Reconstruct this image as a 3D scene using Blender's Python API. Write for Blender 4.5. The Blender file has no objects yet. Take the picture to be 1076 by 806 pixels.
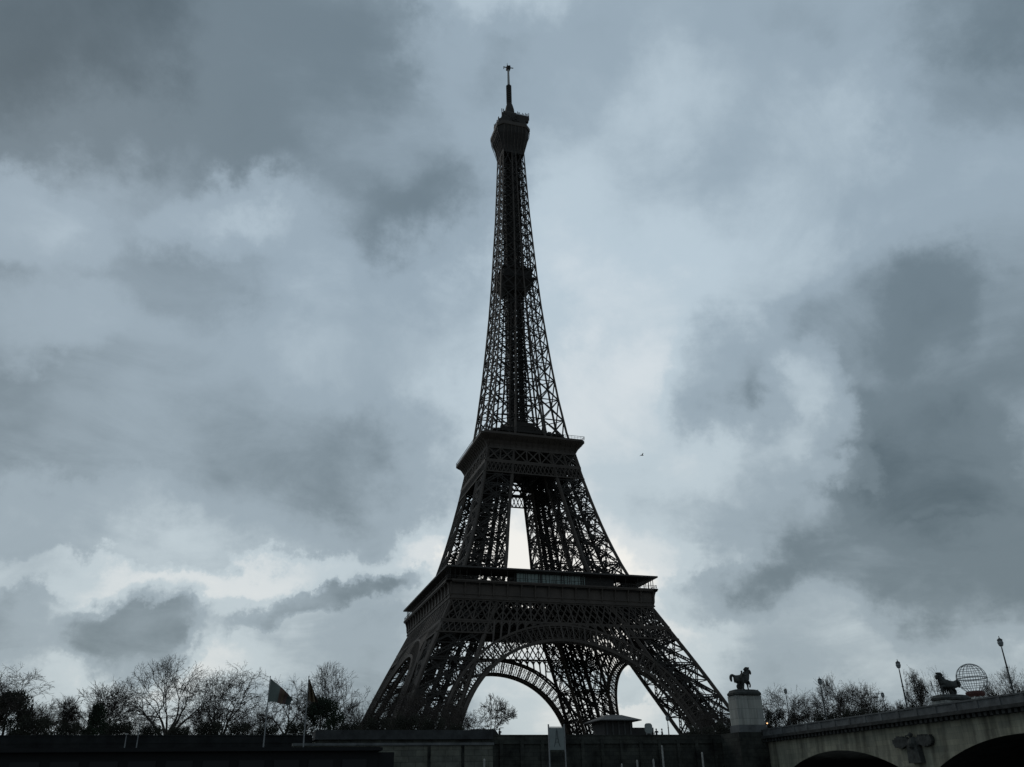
import bpy, bmesh, math, random
from mathutils import Vector, Matrix, noise
rnd = random.Random(7)
scn = bpy.context.scene
C = scn.collection
R = math.radians

# ---------------------------------------------------------------- camera, world, sun, exposure
CAM = Vector((-95.918, -293.328, -4.599))
CF = Vector((0.27417678, 0.8548536, 0.4405138))
CR = Vector((0.95507931, -0.29562197, -0.02076454))
CU = Vector((-0.11247491, -0.42641877, 0.89750567))
FPX = 893.2
cd = bpy.data.cameras.new('camera'); cam = bpy.data.objects.new('camera', cd); C.objects.link(cam)
cam.matrix_world = Matrix(((CR.x, CU.x, -CF.x, CAM.x), (CR.y, CU.y, -CF.y, CAM.y), (CR.z, CU.z, -CF.z, CAM.z), (0, 0, 0, 1)))
cd.sensor_width = 36; cd.lens = 36 * FPX / 1076; cd.clip_start = 0.1; cd.clip_end = 20000
scn.camera = cam

def ray(px, py):
    return CF + CR * ((px - 538) / FPX) - CU * ((py - 403) / FPX)
def at(px, py, Y=None, X=None):
    """a point of the place, measured from its bearing and its distance"""
    d = ray(px, py)
    t = (Y - CAM.y) / d.y if Y is not None else (X - CAM.x) / d.x
    return CAM + d * t

SUN_EL, SUN_AZ = R(38), R(-18)          # azimuth measured from +Y towards +X
w = bpy.data.worlds.new('World'); scn.world = w; w.use_nodes = True
nt = w.node_tree; N = nt.nodes; L = nt.links
for n in list(N): N.remove(n)
def node(t, **k):
    n = N.new(t)
    for a, b in k.items(): setattr(n, a, b)
    return n
def vm(op, a=None, b=None):
    n = node('ShaderNodeVectorMath', operation=op)
    for i, v in enumerate((a, b)):
        if v is None: continue
        if isinstance(v, (tuple, Vector)): n.inputs[i].default_value = tuple(v)
        elif isinstance(v, (int, float)): n.inputs['Scale'].default_value = v
        else: L.new(v, n.inputs[i])
    return n
def mt(op, a, b=None, clamp=False):
    n = node('ShaderNodeMath', operation=op); n.use_clamp = clamp
    for i, v in enumerate((a, b)):
        if v is None: continue
        if isinstance(v, (int, float)): n.inputs[i].default_value = v
        else: L.new(v, n.inputs[i])
    return n.outputs[0]
def nz(vec, scale, detail, rough, out='Fac', dist=0.0):
    n = node('ShaderNodeTexNoise'); n.inputs['Scale'].default_value = scale; n.inputs['Detail'].default_value = detail
    n.inputs['Roughness'].default_value = rough; n.inputs['Distortion'].default_value = dist
    L.new(vec, n.inputs['Vector']); return n.outputs[out]
tc = node('ShaderNodeTexCoord'); D = tc.outputs['Generated']
def centred(o, amp):
    a = vm('SUBTRACT', o, (0.5, 0.5, 0.5)); b = node('ShaderNodeVectorMath', operation='SCALE')
    L.new(a.outputs[0], b.inputs[0]); b.inputs['Scale'].default_value = amp; return b.outputs[0]
W1 = vm('ADD', D, centred(nz(D, 3.2, 2, 0.5, 'Color'), 0.16)).outputs[0]
W2 = vm('ADD', W1, centred(nz(D, 9.0, 8, 0.66, 'Color'), 0.12)).outputs[0]
WD = vm('ADD', W2, centred(nz(D, 22.0, 4, 0.55, 'Color'), 0.035)).outputs[0]
# cloud layer coordinates: a flat cloud deck seen from below
sx = node('ShaderNodeSeparateXYZ'); L.new(D, sx.inputs[0])
den = mt('ADD', mt('MAXIMUM', sx.outputs[2], 0.0), 0.22)
cx = node('ShaderNodeCombineXYZ')
L.new(mt('DIVIDE', sx.outputs[0], den), cx.inputs[0]); L.new(mt('DIVIDE', sx.outputs[1], den), cx.inputs[1])
P = cx.outputs[0]
BL = [  # cloud masses: bearing of the centre, half extents, turn, brightness, crisp edge
 (190, 50, 340, 120, 0, -0.296, 0), (30, 10, 170, 110, 0, -0.224, 0), (420, 120, 130, 120, 20, -0.183, 0), (260, 170, 150, 60, 0, 0.05, 0), (90, 150, 130, 50, 0, 0.031, 0),
 (200, 300, 90, 55, 10, -0.153, 0), (120, 430, 140, 50, -8, -0.05, 0), (330, 490, 120, 65, 0, -0.078, 0), (15, 450, 50, 30, 0, 0.028, 0), (240, 480, 120, 45, 0, 0.019, 0),
 (150, 650, 52, 42, -20, -0.385, 1), (50, 612, 50, 16, 0, -0.065, 1), (10, 665, 60, 32, 0, -0.164, 0), (350, 668, 95, 30, 8, -0.073, 1), (425, 640, 50, 26, 0, -0.047, 1),
 (240, 690, 120, 24, 0, 0.128, 0), (748, 388, 56, 62, 0, -0.149, 1), (985, 258, 40, 34, 0, 0.002, 1), (920, 330, 95, 66, -10, -0.111, 1), (1010, 430, 150, 115, 0, 0.04, 1),
 (1060, 320, 90, 90, 0, -0.111, 0), (900, 560, 130, 45, 10, 0.023, 1), (1010, 610, 150, 60, 0, -0.197, 1), (760, 648, 58, 32, 0, -0.186, 1), (1000, 690, 150, 40, 0, 0.079, 0),
 (590, 90, 80, 60, 0, -0.086, 1), (960, 12, 240, 44, 0, -0.063, 0), (1050, 60, 110, 80, 0, -0.18, 0), (860, 130, 160, 80, 0, -0.023, 0), (760, 520, 60, 70, 0, 0.162, 0),
 (450, 250, 60, 110, 0, 0.004, 0), (700, 230, 170, 130, 0, 0.239, 0), (650, 440, 130, 160, 0, -0.004, 0), (520, 14, 70, 30, 10, 0.102, 0), (475, 60, 34, 60, 0, 0.053, 0),
 (230, 225, 60, 40, 0, 0.098, 0), (35, 235, 80, 44, 20, 0.152, 0), (420, 350, 110, 70, 0, 0.086, 0), (845, 425, 50, 62, 0, 0.258, 0), (40, 350, 90, 40, 0, 0.076, 0),
 (180, 600, 260, 16, -2, 0.198, 0), (340, 628, 90, 12, -8, -0.24, 0), (50, 540, 130, 36, 0, 0.079, 0), (408, 662, 26, 16, 0, -0.028, 1), (680, 590, 130, 60, 0, -0.208, 0),
 (850, 608, 60, 16, -12, 0.000, 0), (540, 730, 300, 60, 0, -0.165, 0), (660, 735, 50, 12, 0, -0.225, 0), (870, 500, 40, 20, 0, 0.229, 0), (1000, 560, 70, 14, 0, 0.072, 0),
 (960, 480, 110, 80, 0, -0.226, 1), (1050, 560, 90, 60, 0, -0.07, 1), (410, 640, 45, 22, 10, 0.019, 1), (930, 300, 80, 60, 10, -0.091, 0), (60, 40, 150, 130, 0, 0.216, 0),
 (420, 40, 150, 130, 0, 0.358, 0), (600, 40, 150, 130, 0, 0.139, 0), (780, 40, 150, 130, 0, 0.091, 0), (960, 40, 150, 130, 0, 0.104, 0), (60, 200, 150, 130, 0, 0.003, 0),
 (240, 200, 150, 130, 0, 0.041, 0), (780, 200, 150, 130, 0, -0.126, 0), (960, 200, 150, 130, 0, 0.124, 0), (240, 360, 150, 130, 0, 0.114, 0), (600, 360, 150, 130, 0, 0.182, 0),
 (780, 360, 150, 130, 0, 0.123, 0), (960, 360, 150, 130, 0, 0.026, 0), (600, 520, 150, 130, 0, 0.308, 0), (780, 520, 150, 130, 0, -0.123, 0), (60, 680, 150, 130, 0, 0.126, 0),
 (240, 680, 150, 130, 0, 0.274, 0), (420, 680, 150, 130, 0, 0.023, 0), (600, 680, 150, 130, 0, 0.61, 0), (780, 680, 150, 130, 0, 0.108, 0), (960, 680, 150, 130, 0, 0.12, 0)]
acc = None
for (bx, by, rx, ry, rot, amp, crisp) in BL:
    c = ray(bx, by).normalized(); e1 = CR - c * CR.dot(c); e1.normalize(); e2 = c.cross(e1)
    ca, sa = math.cos(R(rot)), math.sin(R(rot)); a1, a2 = e1 * ca + e2 * sa, e2 * ca - e1 * sa
    k = 1.0 / ray(bx, by).length
    u_ = vm('DOT_PRODUCT', WD, a1 / (rx / FPX * k)).outputs['Value']; v_ = vm('DOT_PRODUCT', WD, a2 / (ry / FPX * k)).outputs['Value']
    rr = mt('ADD', mt('MULTIPLY', u_, u_), mt('MULTIPLY', v_, v_))
    mr = node('ShaderNodeMapRange', interpolation_type='SMOOTHSTEP')
    mr.inputs['From Min'].default_value = 2.0 if crisp else 2.4; mr.inputs['From Max'].default_value = 0.3 if crisp else 0.1
    mr.inputs['To Min'].default_value = 0; mr.inputs['To Max'].default_value = amp
    L.new(rr, mr.inputs['Value'])
    fr = vm('DOT_PRODUCT', D, c).outputs['Value']
    o = mt('MULTIPLY', mr.outputs[0], mt('GREATER_THAN', fr, 0.0))
    acc = o if acc is None else mt('ADD', acc, o)
f1 = mt('MULTIPLY', mt('SUBTRACT', nz(P, 1.1, 10, 0.58, dist=0.5), 0.5), 0.26)
f2 = mt('MULTIPLY', mt('SUBTRACT', nz(P, 3.4, 9, 0.62, dist=0.6), 0.5), 0.26)
lum = mt('ADD', mt('ADD', mt('ADD', acc, f1), f2), 0.367, True)
cr = node('ShaderNodeValToRGB'); cr.color_ramp.interpolation = 'EASE'
def lin(c): return tuple(((v / 255) / 12.92 if v / 255 <= .04045 else ((v / 255 + .055) / 1.055) ** 2.4) for v in c) + (1,)
els = cr.color_ramp.elements
els[0].position = 0.0; els[0].color = lin((76, 92, 102)); els[1].position = 1.0; els[1].color = lin((232, 235, 235))
for p_, c_ in ((.25, (108, 124, 135)), (.5, (148, 165, 178)), (.72, (181, 197, 208)), (.88, (205, 215, 222))):
    e = els.new(p_); e.color = lin(c_)
L.new(lum, cr.inputs[0])
# near the horizon the cloud loses its blue
hz = node('ShaderNodeMapRange'); hz.inputs['From Min'].default_value = 0.0; hz.inputs['From Max'].default_value = 0.55
hz.inputs['To Min'].default_value = 1; hz.inputs['To Max'].default_value = 0; L.new(sx.outputs[2], hz.inputs[0])
hs = node('ShaderNodeMix', data_type='RGBA', blend_type='MULTIPLY'); L.new(hz.outputs[0], hs.inputs[0]); L.new(cr.outputs[0], hs.inputs[6]); hs.inputs[7].default_value = (1.085, 1.005, .91, 1)
bgc = node('ShaderNodeBackground'); bgc.inputs[1].default_value = 1.08; L.new(hs.outputs[2], bgc.inputs[0])
sky = node('ShaderNodeTexSky', sky_type='NISHITA'); sky.sun_disc = False; sky.sun_elevation = SUN_EL; sky.sun_rotation = SUN_AZ
bgs = node('ShaderNodeBackground'); bgs.inputs[1].default_value = 0.05; L.new(sky.outputs[0], bgs.inputs[0])
mx = node('ShaderNodeMixShader'); mx.inputs[0].default_value = 0.96
L.new(bgs.outputs[0], mx.inputs[1]); L.new(bgc.outputs[0], mx.inputs[2])
ow = node('ShaderNodeOutputWorld'); L.new(mx.outputs[0], ow.inputs[0])
sl = bpy.data.lights.new('sun', 'SUN'); sl.energy = 0.5; sl.angle = R(25); sl.color = (1, .96, .9)
so = bpy.data.objects.new('sun', sl); C.objects.link(so)
sd = Vector((math.sin(SUN_AZ) * math.cos(SUN_EL), math.cos(SUN_AZ) * math.cos(SUN_EL), math.sin(SUN_EL)))
so.rotation_euler = sd.to_track_quat('Z', 'Y').to_euler(); so.location = (0, 0, 400)
scn.view_settings.view_transform = 'Standard'; scn.view_settings.look = 'None'
scn.view_settings.exposure = 0.0; scn.view_settings.gamma = 1; scn.view_settings.use_curve_mapping = False

# ---------------------------------------------------------------- materials
def mat(name, col, rough=0.8, var=0.25, scale=0.5, metal=0.0, col2=None, streak=False, brick=None, bump=0.0, emit=None, mortar=.4):
    m = bpy.data.materials.new(name); m.use_nodes = True; t = m.node_tree; b = t.nodes['Principled BSDF']
    b.inputs['Roughness'].default_value = rough; b.inputs['Metallic'].default_value = metal
    b.inputs['Specular IOR Level'].default_value = 0.3
    g = t.nodes.new('ShaderNodeTexCoord'); n = t.nodes.new('ShaderNodeTexNoise'); n.inputs['Detail'].default_value = 6; n.inputs['Roughness'].default_value = .65
    n.inputs['Scale'].default_value = scale
    if streak:
        mp = t.nodes.new('ShaderNodeMapping'); mp.inputs['Scale'].default_value = (1.6, 1.6, .12); t.links.new(g.outputs['Object'], mp.inputs[0]); t.links.new(mp.outputs[0], n.inputs[0])
    else: t.links.new(g.outputs['Object'], n.inputs[0])
    r = t.nodes.new('ShaderNodeValToRGB'); t.links.new(n.outputs['Fac'], r.inputs[0])
    c2 = col2 or tuple(v * (1 - var * 1.6) for v in col); c1 = tuple(v * (1 + var) for v in col)
    r.color_ramp.elements[0].position = .32; r.color_ramp.elements[1].position = .68
    r.color_ramp.elements[0].color = (*c2, 1); r.color_ramp.elements[1].color = (*c1, 1)
    out = r.outputs[0]
    if brick:
        bw, bh = brick; bt = t.nodes.new('ShaderNodeTexBrick'); sp = t.nodes.new('ShaderNodeSeparateXYZ'); cb = t.nodes.new('ShaderNodeCombineXYZ'); ad = t.nodes.new('ShaderNodeMath')
        t.links.new(g.outputs['Object'], sp.inputs[0]); ad.operation = 'ADD'; t.links.new(sp.outputs[0], ad.inputs[0]); t.links.new(sp.outputs[1], ad.inputs[1])
        t.links.new(ad.outputs[0], cb.inputs[0]); t.links.new(sp.outputs[2], cb.inputs[1]); t.links.new(cb.outputs[0], bt.inputs[0])
        bt.inputs['Scale'].default_value = 1; bt.inputs['Brick Width'].default_value = bw; bt.inputs['Row Height'].default_value = bh
        bt.inputs['Mortar Size'].default_value = .025; bt.inputs['Color1'].default_value = (.8, .8, .8, 1); bt.inputs['Color2'].default_value = (1.1, 1.08, 1.03, 1); bt.inputs['Mortar'].default_value = (mortar, mortar, mortar, 1)
        mm = t.nodes.new('ShaderNodeMix'); mm.data_type = 'RGBA'; mm.blend_type = 'MULTIPLY'; mm.inputs[0].default_value = 1
        t.links.new(out, mm.inputs[6]); t.links.new(bt.outputs[0], mm.inputs[7]); out = mm.outputs[2]
    t.links.new(out, b.inputs['Base Color'])
    if bump:
        bp = t.nodes.new('ShaderNodeBump'); bp.inputs['Strength'].default_value = bump; bp.inputs['Distance'].default_value = .1
        t.links.new(n.outputs['Fac'], bp.inputs['Height']); t.links.new(bp.outputs[0], b.inputs['Normal'])
    if emit: b.inputs['Emission Color'].default_value = (*emit[0], 1); b.inputs['Emission Strength'].default_value = emit[1]
    return m
M = dict(
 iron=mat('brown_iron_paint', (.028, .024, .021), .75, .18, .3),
 iron2=mat('brown_iron_paint_lighter', (.062, .050, .042), .7, .18, .25),  # lighter tone of the iron paint, for girders, arches and cornices
 roof=mat('dark_roof_sheet', (.05, .045, .042), .6, .15, .2),
 panel=mat('dark_cladding', (.022, .020, .019), .6, .2, .3),
 glass=mat('pavilion_glass', (.26, .33, .31), .12, .12, .4),
 mast=mat('pale_mast', (.28, .27, .26), .5, .1, 2),
 masonry=mat('masonry', (.3, .28, .24), .9, .2, .6, brick=(1.6, .6)),
 bark=mat('bark', (.055, .047, .04), .95, .3, 2.0),
 twig=mat('twig_bark', (.048, .040, .034), .95, .3, 1.0),
 leaf=mat('evergreen_leaf', (.016, .026, .012), .85, .5, .8),
 hedge=mat('winter_hedge', (.030, .030, .020), .9, .5, .8),
 stone=mat('bridge_limestone', (.285, .275, .215), .9, .2, .55, col2=(.11, .105, .08), streak=True, bump=.3, brick=(1.5, .62), mortar=.78),
 stone2=mat('weathered_coping', (.105, .108, .108), .9, .25, .8, bump=.3),
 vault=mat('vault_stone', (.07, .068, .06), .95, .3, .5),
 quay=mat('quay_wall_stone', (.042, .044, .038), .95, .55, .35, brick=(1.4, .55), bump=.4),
 cornice=mat('shaded_cornice_stone', (.04, .04, .038), .95, .4, 1.2),  # shade under the overhanging cornice is put into this stone colour
 block=mat('dark_block_stone', (.042, .044, .045), .95, .3, .6),
 qleft=mat('darker_wall_stone', (.014, .015, .015), .95, .5, .35),  # darker stone colour for the left stretch of quay wall
 quay2=mat('ramp_wall_stone', (.125, .125, .105), .95, .35, .5, brick=(1.9, .7), bump=.4),
 pale=mat('pale_pedestal_stone', (.33, .33, .31), .9, .16, .9, col2=(.20, .20, .187), streak=True, brick=(2.3, 1.15), mortar=.6, bump=.3),
 statue=mat('dark_statue_stone', (.05, .052, .048), .9, .35, 1.6, bump=.4),
 lamp=mat('lamp_post_paint', (.035, .04, .04), .5, .15, 2),
 lampglass=mat('lamp_glass', (.20, .21, .21), .3, .1, 2),
 wire=mat('globe_wire', (.26, .27, .27), .5, .1, 2),
 red=mat('red_ring_paint', (.085, .034, .028), .7, .25, 2),
 white=mat('white_plinth_paint', (.42, .41, .38), .8, .2, 1.5),
 black=mat('black_barge_paint', (.004, .004, .0045), .7, .3, .6),
 black2=mat('barge_window', (.006, .006, .007), .5, .1, 1),
 pole=mat('grey_flagpole', (.22, .22, .22), .5, .15, 2),
 post=mat('mooring_post_paint', (.30, .29, .27), .7, .3, 2),
 asphalt=mat('asphalt', (.05, .05, .05), .95, .2, .5),
 gravel=mat('pale_gravel', (.16, .15, .13), .95, .2, .3),
 water=mat('river_water', (.02, .03, .028), .08, .2, .1, bump=.6),
 signw=mat('sign_panel', (.20, .22, .212), .6, .08, 1.0),
 signd=mat('sign_symbol', (.06, .075, .075), .6, .08, 1.0),
 lead=mat('kiosk_roof', (.06, .06, .058), .7, .2, .8),
 coat=mat('dark_coat', (.03, .03, .035), .9, .2, 2), skin=mat('skin', (.35, .22, .16), .7, .1, 2),
 ember=mat('amber_lens', (.8, .4, .15), .4, .05, 2, emit=((1, .55, .25), 2.2)),
)
def flag_mat(name, cols, horizontal=False):
    m = bpy.data.materials.new(name); m.use_nodes = True; t = m.node_tree; b = t.nodes['Principled BSDF']; b.inputs['Roughness'].default_value = .85
    g = t.nodes.new('ShaderNodeUVMap'); s = t.nodes.new('ShaderNodeSeparateXYZ'); r = t.nodes.new('ShaderNodeValToRGB'); r.color_ramp.interpolation = 'CONSTANT'
    t.links.new(g.outputs[0], s.inputs[0]); t.links.new(s.outputs[1 if horizontal else 0], r.inputs[0])
    for i, (p, c) in enumerate(cols):
        e = r.color_ramp.elements[i] if i < 2 else r.color_ramp.elements.new(p)
        e.position = p; e.color = (*c, 1)
    t.links.new(r.outputs[0], b.inputs['Base Color']); return m

# ---------------------------------------------------------------- mesh helpers
def V(*a): return Vector(a)
class MB:
    def __init__(s): s.v = []; s.f = []
    def bar(s, a, b, w, d=None, up=None):
        a = Vector(a); b = Vector(b); d = d or w; x = b - a
        if x.length < 1e-6: return s
        x.normalize(); up = up or Vector((0, 0, 1))
        if abs(x.dot(up)) > .98: up = Vector((1, 0, 0)) if abs(x.x) < .9 else Vector((0, 1, 0))
        y = up.cross(x).normalized(); z = x.cross(y)
        i = len(s.v)
        for p in (a, b):
            for sy, sz in ((-1, -1), (1, -1), (1, 1), (-1, 1)): s.v.append(p + y * (sy * w / 2) + z * (sz * d / 2))
        s.f += [(i, i+3, i+2, i+1), (i+4, i+5, i+6, i+7)] + [(i+k, i+(k+1) % 4, i+4+(k+1) % 4, i+4+k) for k in range(4)]
        return s
    def box(s, x0, x1, y0, y1, z0, z1):
        i = len(s.v)
        for z in (z0, z1): s.v += [V(x0, y0, z), V(x1, y0, z), V(x1, y1, z), V(x0, y1, z)]
        s.f += [(i, i+3, i+2, i+1), (i+4, i+5, i+6, i+7)] + [(i+k, i+(k+1) % 4, i+4+(k+1) % 4, i+4+k) for k in range(4)]
        return s
    def tube(s, pts, rad, n=8, cap=True):
        pts = [Vector(p) for p in pts]; i0 = len(s.v)
        if isinstance(rad, (int, float)): rad = [rad] * len(pts)
        for k, p in enumerate(pts):
            x = (pts[min(k+1, len(pts)-1)] - pts[max(k-1, 0)]).normalized()
            up = V(0, 0, 1) if abs(x.z) < .9 else V(1, 0, 0); y = up.cross(x).normalized(); z = x.cross(y)
            for j in range(n):
                a = 2 * math.pi * j / n; s.v.append(p + (y * math.cos(a) + z * math.sin(a)) * rad[k])
        for k in range(len(pts) - 1):
            for j in range(n):
                a, b = i0 + k*n + j, i0 + k*n + (j+1) % n; s.f.append((a, b, b+n, a+n))
        if cap: s.f += [tuple(i0 + j for j in range(n))[::-1], tuple(i0 + (len(pts)-1)*n + j for j in range(n))]
        return s
    def lathe(s, c, prof, n=16):
        i0 = len(s.v); c = Vector(c)
        for (r, z) in prof:
            for j in range(n): a = 2*math.pi*j/n; s.v.append(c + V(r*math.cos(a), r*math.sin(a), z))
        for k in range(len(prof)-1):
            for j in range(n): a, b = i0+k*n+j, i0+k*n+(j+1) % n; s.f.append((a, b, b+n, a+n))
        s.f += [tuple(i0 + j for j in range(n))[::-1], tuple(i0 + (len(prof)-1)*n + j for j in range(n))]
        return s
    def loft(s, rings, cap=True):
        i0 = len(s.v); n = len(rings[0])
        for r in rings: s.v += [Vector(p) for p in r]
        for k in range(len(rings)-1):
            for j in range(n): a, b = i0+k*n+j, i0+k*n+(j+1) % n; s.f.append((a, b, b+n, a+n))
        if cap: s.f += [tuple(i0 + j for j in range(n))[::-1], tuple(i0 + (len(rings)-1)*n + j for j in range(n))]
        return s
    def girder(s, a, b, nrm, width, t):
        """flat lattice girder: two flanges and a zigzag web"""
        a = Vector(a); b = Vector(b); x = b - a; Ln = x.length
        if Ln < .5: return s
        x /= Ln; q = Vector(nrm).cross(x).normalized() * (width / 2)
        s.bar(a+q, b+q, t); s.bar(a-q, b-q, t)
        n = max(2, int(Ln / (width * 1.15)))
        for k in range(n):
            p, r = a + x*(Ln*k/n), a + x*(Ln*(k+1)/n); sg = 1 if k % 2 else -1
            s.bar(p + q*sg, r - q*sg, t*.62)
        return s
    def build(s, name, m, parent=None, smooth=False):
        me = bpy.data.meshes.new(name); me.from_pydata([tuple(v) for v in s.v], [], s.f); me.materials.append(m)
        if smooth: me.polygons.foreach_set('use_smooth', [True]*len(me.polygons))
        me.update(); o = bpy.data.objects.new(name, me); C.objects.link(o); o.parent = parent; return o
def tag(o, label=None, cat=None, group=None, kind=None):
    if label: o['label'] = label
    if cat: o['category'] = cat
    if group: o['group'] = group
    if kind: o['kind'] = kind
    return o
def empty(name, loc, label, cat, group=None, rz=0, sc=1):
    o = bpy.data.objects.new(name, None); C.objects.link(o); o.location = loc; o.rotation_euler = (0, 0, rz); o.scale = (sc,)*3 if isinstance(sc, (int, float)) else sc
    o.empty_display_size = .5; return tag(o, label, cat, group)
def dup(o, parent=None, loc=None, rz=None, sc=None, label=None):
    c = o.copy(); C.objects.link(c); c.parent = parent
    if loc is not None: c.location = loc
    if rz is not None: c.rotation_euler = (0, 0, rz)
    if sc is not None: c.scale = sc
    if label: c['label'] = label
    for ch in [k for k in o.children]: dup(ch, c)
    return c
def interp(z, tab):
    if z <= tab[0][0]: return tab[0][1]
    for (a, b), (c, d) in zip(tab, tab[1:]):
        if z <= c: return b + (d-b)*(z-a)/(c-a)
    return tab[-1][1]
def grid_quads(mb, pts):   # pts[row][col]
    i0 = len(mb.v); nc = len(pts[0])
    for r in pts: mb.v += [Vector(p) for p in r]
    for a in range(len(pts)-1):
        for b in range(nc-1): i = i0 + a*nc + b; mb.f.append((i, i+1, i+nc+1, i+nc))

# ---------------------------------------------------------------- ground, river, roads
def sheet(name, x0, x1, y0, y1, z, m):
    b = MB(); b.v = [V(x0, y0, z), V(x1, y0, z), V(x1, y1, z), V(x0, y1, z)]; b.f = [(0, 1, 2, 3)]
    return tag(b.build(name, m), kind='structure')
QY, QT = -166.0, 4.0             # upper quay wall line and top of its parapet
sheet('river', -3000, 3000, -320, QY - 16, -7.2, M['water'])
g = MB(); prof = [(QY+.4, 3.1), (-118, 3.1), (-96, 0.0), (6000, 0.0)]
for x in (-6000, 6000): g.v += [V(x, y, z) for y, z in prof]
g.f = [(k, k+4, k+5, k+1) for k in range(3)]
tag(g.build('ground', M['gravel']), kind='structure')
sheet('road', -3000, 3000, -158, -136, 3.104, M['asphalt'])
sheet('lower_quay', -3000, 3000, QY-15, QY+.2, -3.9, M['asphalt'])
sheet('far_bank', -3000, 3000, -5000, -320, -3, M['gravel'])

# ---------------------------------------------------------------- THE TOWER
WT = [(0, 58.3), (10, 53.9), (20, 49.5), (30, 45), (40, 40.2), (50, 35.2), (57, 32), (64, 29.0), (70, 26.9), (80, 23.9), (90, 21.4), (100, 19.2), (110, 17.2), (120, 15.2), (135, 13.2), (150, 11.6), (165, 10.3), (180, 9.1), (196, 8.1), (210, 7.4), (230, 6.4), (250, 5.7), (265, 5.2), (280, 4.9)]
IT = [(0, 43.5), (13, 38), (30, 30), (42, 24.4), (50, 20), (57, 17), (64, 14.6), (70, 13.5), (86, 11), (100, 8.6), (112, 6.8), (120, 5.6), (150, 3.7), (180, 2.3), (196, 1.7), (230, 1.1), (280, .8)]
def W(z): return interp(z, WT) - .35
def I(z): return interp(z, IT)
tower = empty('lattice_tower', (0, 0, 0), 'tall dark brown iron lattice tower with four splayed legs, arches and antenna tip', 'tower')
def chords(z): w_, i_ = W(z), I(z); return [V(-w_, -w_, z), V(-i_, -w_, z), V(-i_, -i_, z), V(-w_, -i_, z)]
def leg_mb(nodes, ct, gw, gt, sub=True, solid=False):
    """one corner leg: returns its four corner girders and its bracing"""
    cs_, b = [MB() for k in range(4)], MB()
    zz = nodes
    fine = []
    for a, e in zip(zz, zz[1:]): fine += [a + (e-a)*k/2 for k in range(2)]
    fine.append(zz[-1])
    T = ct if callable(ct) else (lambda z: ct)
    for k in range(4):
        for a, e in zip(fine, fine[1:]): cs_[k].bar(chords(a)[k], chords(e)[k], T(a))
    for a, e in zip(zz, zz[1:]):
        A, E_ = chords(a), chords(e)
        for k in range(4):
            if solid and k in (1, 2): continue
            j = (k+1) % 4; n = (A[j]-A[k]).cross(E_[k]-A[k]).normalized()
            if solid:
                t = T(a)*.66; b.bar(A[k], E_[j], t); b.bar(A[j], E_[k], t); b.bar(E_[k], E_[j], t*.8)
            else:
                b.girder(A[k], E_[j], n, gw, gt); b.girder(A[j], E_[k], n, gw, gt); b.girder(E_[k], E_[j], n, gw*.8, gt)
            if sub:
                m = (a+e)/2; Mz = chords(m); mid = (A[k]+A[j]+E_[k]+E_[j])/4
                b.bar(Mz[k], mid, gt*.9); b.bar(Mz[j], mid, gt*.9); b.bar((A[k]+A[j])/2, mid, gt*.7); b.bar((E_[k]+E_[j])/2, mid, gt*.7)
                b.girder(Mz[k], (E_[k]+E_[j])/2, n, gw*.45, gt*.7); b.girder(Mz[j], (E_[k]+E_[j])/2, n, gw*.45, gt*.7)
        b.girder(E_[0], E_[2], (0, 0, 1), gw*.7, gt); b.girder(E_[1], E_[3], (0, 0, 1), gw*.7, gt)
        b.bar(E_[0], E_[2], gt)
    return cs_, b
def leg_obj(name, cs_, b, m):
    o = b.build(name, m, tower)
    for c in cs_: c.build('corner_girder', M['iron2'], o)
    return o
def track_mb(z0, z1, step):
    """inclined lift rails, stair flights and landings inside a leg"""
    b = MB(); z = z0
    def ctr(z, f, g_): w_, i_ = W(z), I(z); return V(-(i_ + (w_-i_)*f), -(i_ + (w_-i_)*g_), z)
    while z < z1:
        e = min(z+step, z1)
        for f, g_ in ((.3, .3), (.3, .5), (.52, .3), (.52, .5)): b.bar(ctr(z, f, g_), ctr(e, f, g_), .68)
        b.bar(ctr(z, .3, .3), ctr(z, .3, .5), .4); b.bar(ctr(z, .52, .3), ctr(z, .52, .5), .4); b.bar(ctr(z, .3, .3), ctr(z, .52, .3), .4)
        b.bar(ctr(z, .3, .3), ctr(e, .52, .3), .2); b.bar(ctr(z, .52, .5), ctr(e, .3, .5), .2)
        k = int((z-z0)/step) % 2                                    # stair flight
        b.bar(ctr(z, .62+.25*k, .66), ctr(e, .87-.25*k, .66), .5, .22); b.bar(ctr(z, .62+.25*k, .72), ctr(e, .87-.25*k, .72), .12); 
        b.bar(ctr(e, .6, .69), ctr(e, .9, .69), 1.0, .12)
        z = e
    return b
def spread_four(mb, name, m, parent, xs):
    base = mb.build(name, m, parent); first = True
    for k in range(4):
        for x in xs:
            o = base if first else base.copy()
            if not first: C.objects.link(o)
            first = False
            o.parent = parent; o.rotation_euler = (0, 0, k*math.pi/2); o.location = (x*math.cos(k*math.pi/2), x*math.sin(k*math.pi/2), 0)
def four(o, parent, names=None):
    o.parent = parent
    for k in (1, 2, 3):
        c = o.copy(); C.objects.link(c); c.parent = parent; c.rotation_euler = (0, 0, k*math.pi/2)
        for ch in list(o.children): d = ch.copy(); C.objects.link(d); d.parent = c
LN = [1.5, 12.5, 23, 33, 42.5, 51.5]
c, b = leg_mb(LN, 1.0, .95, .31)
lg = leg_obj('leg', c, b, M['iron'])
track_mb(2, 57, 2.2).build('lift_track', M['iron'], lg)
mb = MB()
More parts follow.
